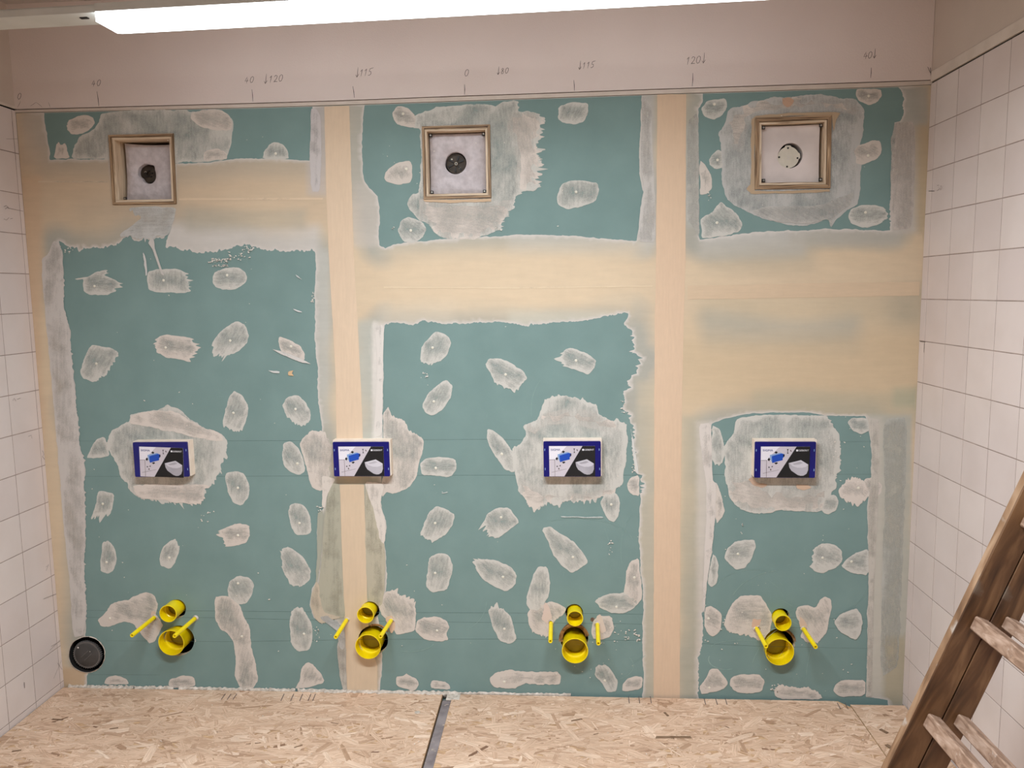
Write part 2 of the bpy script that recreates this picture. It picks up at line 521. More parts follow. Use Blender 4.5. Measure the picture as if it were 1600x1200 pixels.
# openings: three ventilation recesses, pipe holes and the duct hole
RECESS = [np.array([(170, 211), (272, 208.5), (276.5, 319), (177, 320.5)], float),
          np.array([(659, 197.5), (766, 194.5), (768, 309.5), (662, 311.5)], float),
          np.array([(1179.5, 184.5), (1299, 180), (1297, 294.5), (1179, 296.5)], float)]
PIPES = [  # big mouth (x,y,r), depth ; small mouth ; rods (tip, root)
    dict(big=(267.5, 1004.5, 20.7, .037), small=(262.5, 959, 13.8, .056), rods=(((206, 993), (242, 964)), ((272.5, 994), (305, 966)))),
    dict(big=(575, 1010.5, 20.2, .042), small=(571, 961, 13.4, .047), rods=(((524.5, 995.5), (542, 968)), ((594.5, 994.5), (611.5, 969)))),
    dict(big=(898.5, 1017, 20.5, .052), small=(898.5, 966.5, 12.6, .049), rods=(((860, 1002), (861, 973)), ((935, 1005.5), (933.5, 975)))),
    dict(big=(1218.4, 1018.8, 22.0, .040), small=(1223.5, 973.5, 13.0, .046), rods=(((1197, 1010), (1182, 981.5)), ((1274.5, 1011), (1255, 982)))),
]
def base_px(x, y, p):
    """where an axis-parallel pipe with its mouth at (x, y), p in front of the wall, meets the wall"""
    w = onp(x, y, 1, -p)
    dd = np.array([w[0], 0, w[2]]) - CAM
    return 800 + F * (dd @ RT) / (dd @ FW), 600 - F * (dd @ UP) / (dd @ FW)
hole_off = [((5, 3), (3.5, 2)), ((4, -3), (4, 1)), ((-1, -9), (-1.5, -1)), ((3, -4), (2.5, -1.5))]
for i, P in enumerate(PIPES):
    x, y, r, p = P['big']; bx, by = base_px(x, y, p); k = .98
    rr = r * (3.0 - p) / 3.0
    ox, oy = hole_off[i][0]
    HOLES.append(circle(bx + ox, by + oy, rr + 1.6 + abs(ox) * .4, rr + 1.6 + abs(oy) * .5, 30, .015, i))
    x, y, r, p = P['small']; bx, by = base_px(x, y, p); rr = r * (3.0 - p) / 3.0
    ox, oy = hole_off[i][1]
    HOLES.append(circle(bx + ox * .7, by + oy * .7, rr + 1.6, rr + 1.6, 26, .015, i + 9))
for R in RECESS: HOLES.append(R)
DUCT = circle(136.5, 1022.5, 28.2, 28.4, 44, .02, 5)
HOLES.append(DUCT)

# plasterboard sheets (six, seams under the taped bands)
def wz(px, py): return onp(px, py)
def board(poly):
    V, T, loops = fill(np.asarray(poly, float), HOLES, None)
    wp = wpts(V); n = len(wp)
    vs = [wp]; fs = [tuple(t) for t in T.tolist()]
    o = mesh_obj('plasterboard_sheet', wp, fs, M['green'], wall_back, origin=wp.mean(0))
    return o, loops
def top_y(x): return np.interp(x, [28, 400, 571, 800, 1000, 1200, 1403, 1456], [176.5, 168.5, 163.5, 155.5, 148.5, 142.5, 135.5, 132.5])
s1 = lambda y: np.interp(y, [150, 1120], [527, 562]); s2 = lambda y: np.interp(y, [140, 1120], [1050, 1041])
def seam_board(xa, xb, ya, yb):
    """board between two seam functions and two heights"""
    def X(f, y): return f(y) if callable(f) else f
    Pl = []
    def YA(x): return ya(x) if callable(ya) else ya
    xs = np.linspace(0, 1, 6)
    x0, x1 = X(xa, YA(700)), X(xb, YA(700))
    for t in xs:
        x = x0 + (x1 - x0) * t; Pl.append((x, YA(x)))
    x0, x1 = X(xa, yb), X(xb, yb)
    for t in xs[::-1]:
        x = x0 + (x1 - x0) * t; Pl.append((x, yb))
    return Pl
lft = lambda y: np.interp(y, [172, 1078, 1130], [24.5, 99.5, 103]); rgt = lambda y: np.interp(y, [130, 1103, 1130], [1455, 1412, 1411])
BL = []
for xa, xb, ya, yb in ((lft, lambda y: s1(y) - .4, top_y, 310), (lft, lambda y: s1(y) - .4, 310.8, 1116),
                       (lambda y: s1(y) + .4, lambda y: s2(y) - .4, top_y, 447), (lambda y: s1(y) + .4, lambda y: s2(y) - .4, 447.8, 1120),
                       (lambda y: s2(y) + .4, rgt, top_y, 450), (lambda y: s2(y) + .4, rgt, 450.8, 1124)):
    BL.append(board(seam_board(xa, xb, ya, yb)))
# board thickness seen in the round openings
def rim(name, lp, mt, depth=.0125, parent=None, flip=False, out=.0):
    a = wpts(lp); a[:, 1] = -out; b = a.copy(); b[:, 1] = depth; n = len(a)
    f = [(i, (i + 1) % n, n + (i + 1) % n, n + i) for i in range(n)]
    return mesh_obj(name, np.vstack([a, b]), f, mt, parent or wall_back, origin=a.mean(0))
for i, h in enumerate(HOLES):
    rim('board_core_edge', h, M['board_core'] if i != len(HOLES) - 1 else M['dark'], .025)  # duct hole's gypsum edge painted near-black: shade of the gap put into its colour

# strip along the top of the boards and plaster above
def line_y(x): return np.interp(x, [20, 400, 550, 700, 800, 1000, 1200, 1457], [171.5, 161.5, 157, 151, 147.8, 140.5, 134, 125.5])
xs = np.linspace(24, 1456, 24)
pl = [(x, line_y(x) + 1.0) for x in xs] + [(x, top_y(x) - .6) for x in xs[::-1]]
w = wpts(pl)
mb = MB(); mb.prism([(p[0], p[2]) for p in w], 1, -.004, .02); mb.obj('top_edge_strip', M['trim'], wall_back)
pl = [(x, line_y(x) - .6) for x in xs]
w = wpts(pl)
poly = [(p[0], p[2]) for p in w]
poly[0] = (0.0, poly[0][1]); poly[-1] = (XR, poly[-1][1])
poly = poly + [(XR, ZC), (0.0, ZC)]
MB().prism(poly, 1, -.002, .02).obj('plaster_above', M['upper'], wall_back)

# ------------------------------------------------------------------ joint compound (bands between the exposed green fields)
GREEN = {
 'g1': ([(68, 173), (140, 172), (200, 170), (300, 168), (400, 165), (489, 162), (489, 171), (493, 176), (487, 180), (488, 200), (486, 225), (487, 252), (460, 249), (440, 248), (400, 247), (350, 250), (320, 254), (300, 256), (275, 256), (200, 250), (165, 248), (120, 249), (78, 249), (75, 220), (71, 198)], 1.0),
 'g2': ([(571, 158), (700, 154), (850, 149), (1003, 144), (1002, 170), (1001, 200), (999, 240), (999, 270), (1005, 300), (1003, 320), (999, 345), (995, 376), (960, 374), (920, 371), (880, 368), (820, 366), (790, 368), (730, 370), (690, 374), (640, 379), (615, 382), (602, 388), (593, 383), (591, 360), (593, 330), (590, 308), (580, 296), (570, 284), (568, 270), (565, 220), (567, 190)], .9),
 'g3': ([(1100, 141), (1200, 137), (1300, 134), (1402, 130), (1405, 138), (1410, 145), (1410, 180), (1405, 189), (1397, 191), (1399, 210), (1395, 240), (1392, 290), (1390, 330), (1390, 360), (1300, 358), (1250, 360), (1200, 361), (1180, 363), (1150, 366), (1120, 371), (1093, 375), (1092, 290), (1091, 200), (1092, 172), (1098, 160)], 1.0),
 'g4': ([(92, 377), (105, 384), (118, 386), (125, 392), (130, 386), (165, 388), (185, 382), (195, 371), (203, 369), (212, 378), (222, 374), (232, 377), (243, 371), (256, 372), (265, 353), (259, 386), (300, 393), (340, 395), (360, 388), (372, 382), (380, 386), (388, 382), (400, 388), (420, 392), (445, 392), (470, 394), (487, 390), (492, 396), (494, 420), (492, 450), (492, 500), (492, 540), (496, 580), (497, 620), (502, 660), (503, 700), (502, 745), (505, 765), (507, 790), (498, 805), (496, 830), (498, 870), (500, 895), (487, 920), (484, 945), (490, 965), (503, 974), (520, 966), (535, 980), (527, 1010), (529, 1040), (540, 1084), (540, 1096), (300, 1096), (137, 1096), (137, 1045), (133, 1000), (135, 950), (131, 900), (133, 850), (134, 800), (132, 760), (134, 735), (131, 720), (124, 690), (121, 650), (116, 600), (112, 560), (108, 510), (100, 480), (100, 440), (98, 400)], 1.0),
 'g5': ([(600, 508), (610, 503), (630, 506), (645, 508), (660, 502), (680, 504), (700, 506), (735, 506), (780, 502), (800, 506), (825, 510), (860, 505), (900, 502), (940, 495), (975, 490), (981, 491), (975, 507), (986, 515), (988, 530), (992, 540), (983, 550), (995, 552), (998, 556), (995, 570), (990, 585), (978, 600), (984, 605), (973, 613), (979, 625), (972, 640), (982, 648), (988, 670), (990, 700), (995, 735), (1001, 745), (1000, 780), (998, 830), (1000, 880), (1004, 920), (1005, 970), (1004, 1010), (1005, 1050), (1004, 1100), (800, 1100), (591, 1100), (596, 1055), (597, 1015), (604, 990), (594, 978), (590, 962), (594, 950), (600, 942), (604, 925), (605, 900), (604, 870), (600, 845), (604, 815), (597, 795), (595, 770), (597, 745), (598, 700), (598, 640), (599, 580), (598, 540)], .9),
 'g6': ([(1112, 662), (1130, 655), (1160, 648), (1185, 646), (1200, 645), (1230, 644), (1260, 644), (1290, 649), (1325, 650), (1352, 651), (1358, 675), (1362, 700), (1361, 745), (1355, 790), (1356, 850), (1357, 900), (1355, 1000), (1353, 1089), (1387, 1094), (1387, 1116), (1335, 1116), (1250, 1108), (1091, 1104), (1092, 1030), (1098, 1000), (1100, 950), (1105, 900), (1112, 860), (1115, 820), (1119, 800), (1120, 755), (1113, 750), (1110, 725), (1111, 700)], .8),
}
RAG = {'g4': [(-90, 2.2)], 'g5': [(-90, 1.2), (0, 3.6, 505, 770)], 'g3': [(0, 1.6)], 'g6': [(180, 1.2)]}
GP = {k: rough(v[0], v[1], RAG.get(k), 1.8, 0, seed=i) for i, (k, v) in enumerate(GREEN.items())}
lim = np.vstack([GP[k] for k in GP])
outer = np.array([(lft(y), y) for y in np.linspace(1100, 177, 20)] + [(x, top_y(x) + .2) for x in np.linspace(27, 1454, 24)] + [(rgt(y), y) for y in np.linspace(134, 1112, 20)] + [(x, 1100 + (x - 103) * .01) for x in np.linspace(1400, 110, 20)], float)
def clip_in(P):
    """keep a green field just inside the sheet outline so that loops do not cross"""
    P = P.copy()
    ty = top_y(P[:, 0]) + .9
    P[:, 1] = np.maximum(P[:, 1], ty)
    P[:, 1] = np.minimum(P[:, 1], 1099 + (P[:, 0] - 103) * .01)
    return P
GP = {k: clip_in(v) for k, v in GP.items()}
WHITE, GREYB, BEIGE, PEACH = (221, 213, 202), (184, 180, 165), (226, 203, 170), (231, 206, 176)
SOFT = [  # x0,y0,x1,y1, softness, colour, strength : real differences in how thick and how wet each coat is
    (40, 172, 82, 252, 14, (214, 200, 182), .8), (28, 260, 500, 330, 30, (214, 190, 160), .7), (30, 280, 60, 1080, 8, (222, 192, 158), 1.0),
    (262, 360, 492, 400, 12, (219, 212, 202), .95), (130, 330, 200, 375, 22, (196, 180, 156), .5), (300, 335, 470, 352, 12, (184, 178, 160), .7),
    (485, 165, 506, 300, 7, (206, 196, 188), .8), (548, 165, 572, 280, 7, (196, 190, 174), .8), (557, 290, 592, 380, 8, (214, 204, 190), .7),
    (494, 395, 510, 660, 7, (204, 202, 190), .85), (565, 508, 585, 700, 8, (196, 196, 182), .9), (584, 506, 602, 745, 3, (232, 224, 212), 1.0),
    (1001, 150, 1019, 378, 5, (206, 200, 190), .9), (1074, 200, 1094, 350, 5, (190, 190, 180), .9),
    (800, 366, 1010, 392, 10, (202, 200, 190), .7), (600, 480, 700, 512, 12, (214, 206, 188), .6), (800, 490, 960, 512, 8, (204, 206, 192), .8),
    (620, 400, 980, 475, 26, (232, 209, 175), .8),
    (1105, 366, 1250, 394, 12, (206, 202, 192), .95), (1240, 362, 1400, 378, 8, (196, 190, 176), .7), (1110, 400, 1260, 408, 20, (186, 178, 156), .5),
    (1110, 475, 1425, 495, 22, (200, 186, 156), .5), (1110, 508, 1330, 533, 18, (176, 176, 164), .8), (1410, 465, 1436, 495, 24, (172, 164, 144), .5),
    (1070, 540, 1430, 620, 30, (214, 190, 154), .8), (1185, 620, 1436, 648, 12, (190, 182, 156), .6), (1400, 610, 1430, 630, 8, (172, 176, 150), .5),
    (1392, 190, 1432, 358, 7, (206, 198, 186), .9), (1405, 135, 1446, 190, 8, (186, 184, 172), .8), (1436, 200, 1452, 360, 5, (198, 178, 144), .8),
    (1070, 655, 1092, 1085, 8, (188, 182, 160), .75), (1091, 661, 1112, 1085, 4, (222, 212, 198), .85),
    (1001, 600, 1020, 1090, 7, (206, 194, 168), .7), (1355, 652, 1420, 1100, 5, (190, 188, 174), 1.0), (1354, 655, 1376, 1090, 4, (210, 202, 186), .7),
    (1386, 1000, 1412, 1100, 6, (184, 170, 140), .8), (100, 1046, 137, 1090, 4, (214, 184, 148), 1.0), (540, 985, 600, 1090, 5, (214, 190, 158), .8), (528, 990, 541, 1080, 3, (206, 198, 184), .8),
    (505, 750, 600, 960, 10, (178, 176, 156), .7),
]
def sheet_col(V, d):
    gd = dist(V, list(GP.values()))
    r = np.random.default_rng(4)
    n = len(V)
    # low frequency wobble
    wob = np.zeros(n)
    for k in range(14):
        a = r.uniform(0, 2 * math.pi); f = r.uniform(.01, .06); wob += np.sin(V[:, 0] * f * math.cos(a) * .5 + V[:, 1] * f * math.sin(a) * 1.6 + r.uniform(0, 6)) * .28
    g = np.clip(gd + wob * 4, 0, None)
    c = np.tile(np.array(BEIGE, float), (n, 1))
    t = np.clip((g - 14) / 26, 0, 1)[:, None]
    c = np.array(GREYB, float)[None] * (1 - t) + c * t
    c += (wob * 2.2)[:, None] * np.array([[1, .9, .6]])
    for x0, y0, x1, y1, s, colr, k in SOFT:
        dx = np.maximum(np.maximum(x0 - V[:, 0], V[:, 0] - x1), 0); dy = np.maximum(np.maximum(y0 - V[:, 1], V[:, 1] - y1), 0)
        q = np.sqrt(dx * dx + dy * dy) + wob * s * .25
        s = s * 1.5
        w_ = (k * .9 * np.clip(1 - q / s, 0, 1) ** 1.1)[:, None]
        c = c * (1 - w_) + np.array(colr, float)[None] * w_
    t = np.clip(gd / 3.6, 0, 1)[:, None] ** 1.5
    c = np.array(WHITE, float)[None] * (1 - t) + c * t
    c = np.clip(c, 0, 255) / 255
    l = np.where(c <= .04045, c / 12.92, ((c + .055) / 1.055) ** 2.4)
    return np.c_[l, np.ones(n)]
def sheet_film():
    holes = list(GP.values()) + HOLES
    V, T, loops = fill(outer, holes, 5.0)
    return V, T
o = film('joint_compound_coat', outer, wall_back, .0004, .0012, M['sheetfilm'], BEIGE, step=5.2, holes=list(GP.values()) + HOLES, colfn=sheet_col, ang=0, sx=.12, sy=.02, plateau=10)
o['label'] = 'beige joint compound trowelled over the board seams'

# tapes and later strokes lying on the compound
OV = [0]
def over(name, poly, color, cover, ang=90, y0=.0022, h=.0005, amp=.35, seed=0, rag=None, smooth=1, rimw=2., rimadd=.3, mt='film', step=7, dip=0., sx=.3, sy=.03):
    OV[0] += 1
    return film(name, rough(poly, amp, rag, 2.2, smooth, seed), wall_back, .0022 + .00003 * OV[0], h, M[mt], color, cover, rimw, rimadd, ang, sx, sy, step, plateau=4, center_dip=dip)
over('joint_tape', [(507, 167), (546, 165.5), (550, 300), (553, 400), (559, 500), (564, 600), (567, 680), (567, 688), (526, 688), (525, 600), (520, 500), (514, 400), (510, 300)], (233, 207, 176), .95, amp=.2, smooth=0, mt='sheetfilm')
over('joint_tape', [(531, 757), (569, 757), (572, 850), (574, 940), (577, 1000), (590, 1040), (590, 1094), (543, 1094), (540, 1000), (536, 900)], (226, 202, 170), .95, amp=.2, smooth=0, mt='sheetfilm')
over('joint_tape', [(1027, 148), (1072, 147), (1071, 400), (1066, 600), (1063, 800), (1062, 1098), (1021, 1098), (1022, 700), (1023, 500), (1025, 400)], (230, 200, 168), .95, amp=.2, smooth=0, mt='sheetfilm')
over('joint_tape', [(1074, 446.5), (1250, 443), (1437, 440), (1436, 462), (1250, 465), (1074, 468)], (224, 198, 165), .9, ang=0, amp=.3, smooth=0, mt='sheetfilm')
over('compound_ridge', [(600, 448), (800, 449), (1020, 446), (1020, 448), (800, 451), (600, 450)], (238, 216, 182), .75, ang=0, amp=.3, smooth=0, step=0)
over('compound_ridge', [(60, 283), (170, 283), (170, 285), (60, 285)], (226, 206, 178), .6, ang=0, amp=.3, smooth=0, step=0)
over('compound_ridge', [(280, 310), (505, 309), (505, 312), (280, 313)], (232, 208, 176), .75, ang=0, amp=.3, smooth=0, step=0)
# white strip down the left side
over('filler_strip', [(84, 376), (92, 379), (98, 400), (100, 440), (100, 480), (108, 510), (112, 560), (116, 600), (121, 650), (124, 690), (131, 720), (134, 735), (132, 760), (134, 800), (133, 850), (131, 900), (135, 950), (131, 993), (115, 996), (108, 900), (103, 850), (95, 760), (85, 640), (78, 560), (72, 500), (65, 405), (76, 398)], (214, 206, 196), .85, amp=.6, dip=.1, rag=[(0, 1.6)], rimw=3)
# strip along the right side
over('filler_strip', [(1355, 652), (1372, 655), (1374, 700), (1371, 800), (1366, 900), (1364, 1000), (1362, 1088), (1353, 1088), (1355, 1000), (1357, 900), (1355, 800), (1361, 745), (1362, 700)], (208, 200, 186), .6, amp=.4, smooth=0)
over('filler_strip', [(1380, 654), (1418, 653), (1412, 800), (1407, 950), (1404, 1040), (1375, 1060), (1378, 900), (1382, 780)], (196, 194, 182), .45, amp=1.0)
over('filler_strip', [(1392, 193), (1430, 190), (1428, 300), (1424, 357), (1391, 359)], (210, 200, 188), .55, amp=.8)
over('filler_strip', [(1002, 150), (1018, 165), (1020, 250), (1024, 330), (1024, 379), (996, 377), (1000, 330), (1006, 290), (1000, 250), (1003, 190)], (212, 206, 196), .65, amp=.5, dip=.1)
over('filler_strip', [(1074, 190), (1090, 176), (1092, 250), (1092, 300), (1092, 372), (1080, 350), (1072, 345)], (202, 198, 186), .4, amp=.5)
over('filler_strip', [(486, 170), (494, 170), (501, 182), (503, 230), (500, 300), (487, 300), (484, 240), (486, 200)], (212, 204, 198), .75, amp=.5)
over('filler_strip', [(1092, 662), (1110, 661), (1112, 700), (1113, 750), (1119, 756), (1118, 800), (1112, 860), (1105, 905), (1100, 960), (1098, 940), (1100, 860), (1104, 800), (1103, 750), (1096, 710)], (226, 216, 204), .8, amp=.5)
over('filler_strip', [(585, 510), (600, 507), (599, 560), (598, 640), (597, 680), (584, 683), (588, 620), (590, 560)], (232, 224, 212), .85, amp=.4)
# damp patch below the left recess
over('filler_patch', [(200, 325), (240, 323), (277, 324), (272, 345), (263, 368), (256, 371), (246, 368), (238, 376), (226, 371), (212, 372), (203, 366), (190, 372), (188, 366), (208, 352), (222, 340), (212, 332)], (206, 204, 196), .72, ang=0, amp=.8, rag=[(90, 4)], rimadd=.2)
over('filler_patch', [(236, 372), (241, 374), (242, 388), (257, 431), (252, 428), (239, 390), (232, 380)], (214, 208, 198), .8, amp=.3, smooth=0, step=0)
# flares and wedges below the second cover
over('compound_flare', [(521, 752), (531, 757), (533, 850), (537, 930), (540, 966), (520, 962), (505, 958), (497, 930), (503, 870), (508, 800), (514, 765)], (186, 182, 160), .8, amp=.5)
over('compound_flare', [(571, 760), (577, 775), (590, 815), (600, 845), (603, 880), (600, 925), (597, 945), (588, 946), (577, 940), (573, 900), (571, 840)], (196, 188, 164), .8, amp=.5)
over('filler_patch', [(503, 742), (524, 748), (519, 757), (512, 772), (508, 795), (503, 790), (504, 765)], (226, 216, 202), .85, amp=.5)
over('filler_patch', [(570, 752), (596, 755), (600, 760), (594, 788), (603, 815), (602, 845), (596, 855), (590, 835), (584, 795), (576, 775)], (230, 220, 206), .85, amp=.6)
over('compound_flare', [(496, 802), (505, 796), (503, 860), (497, 905), (492, 925), (496, 870)], (176, 176, 158), .8, amp=.5)
over('compound_flare', [(485, 935), (496, 905), (505, 955), (534, 964), (520, 968), (503, 974), (491, 966)], (206, 192, 168), .75, amp=.8)
over('filler_patch', [(527, 1010), (540, 1000), (543, 1090), (539, 1090), (530, 1050)], (200, 194, 180), .55, amp=.5)

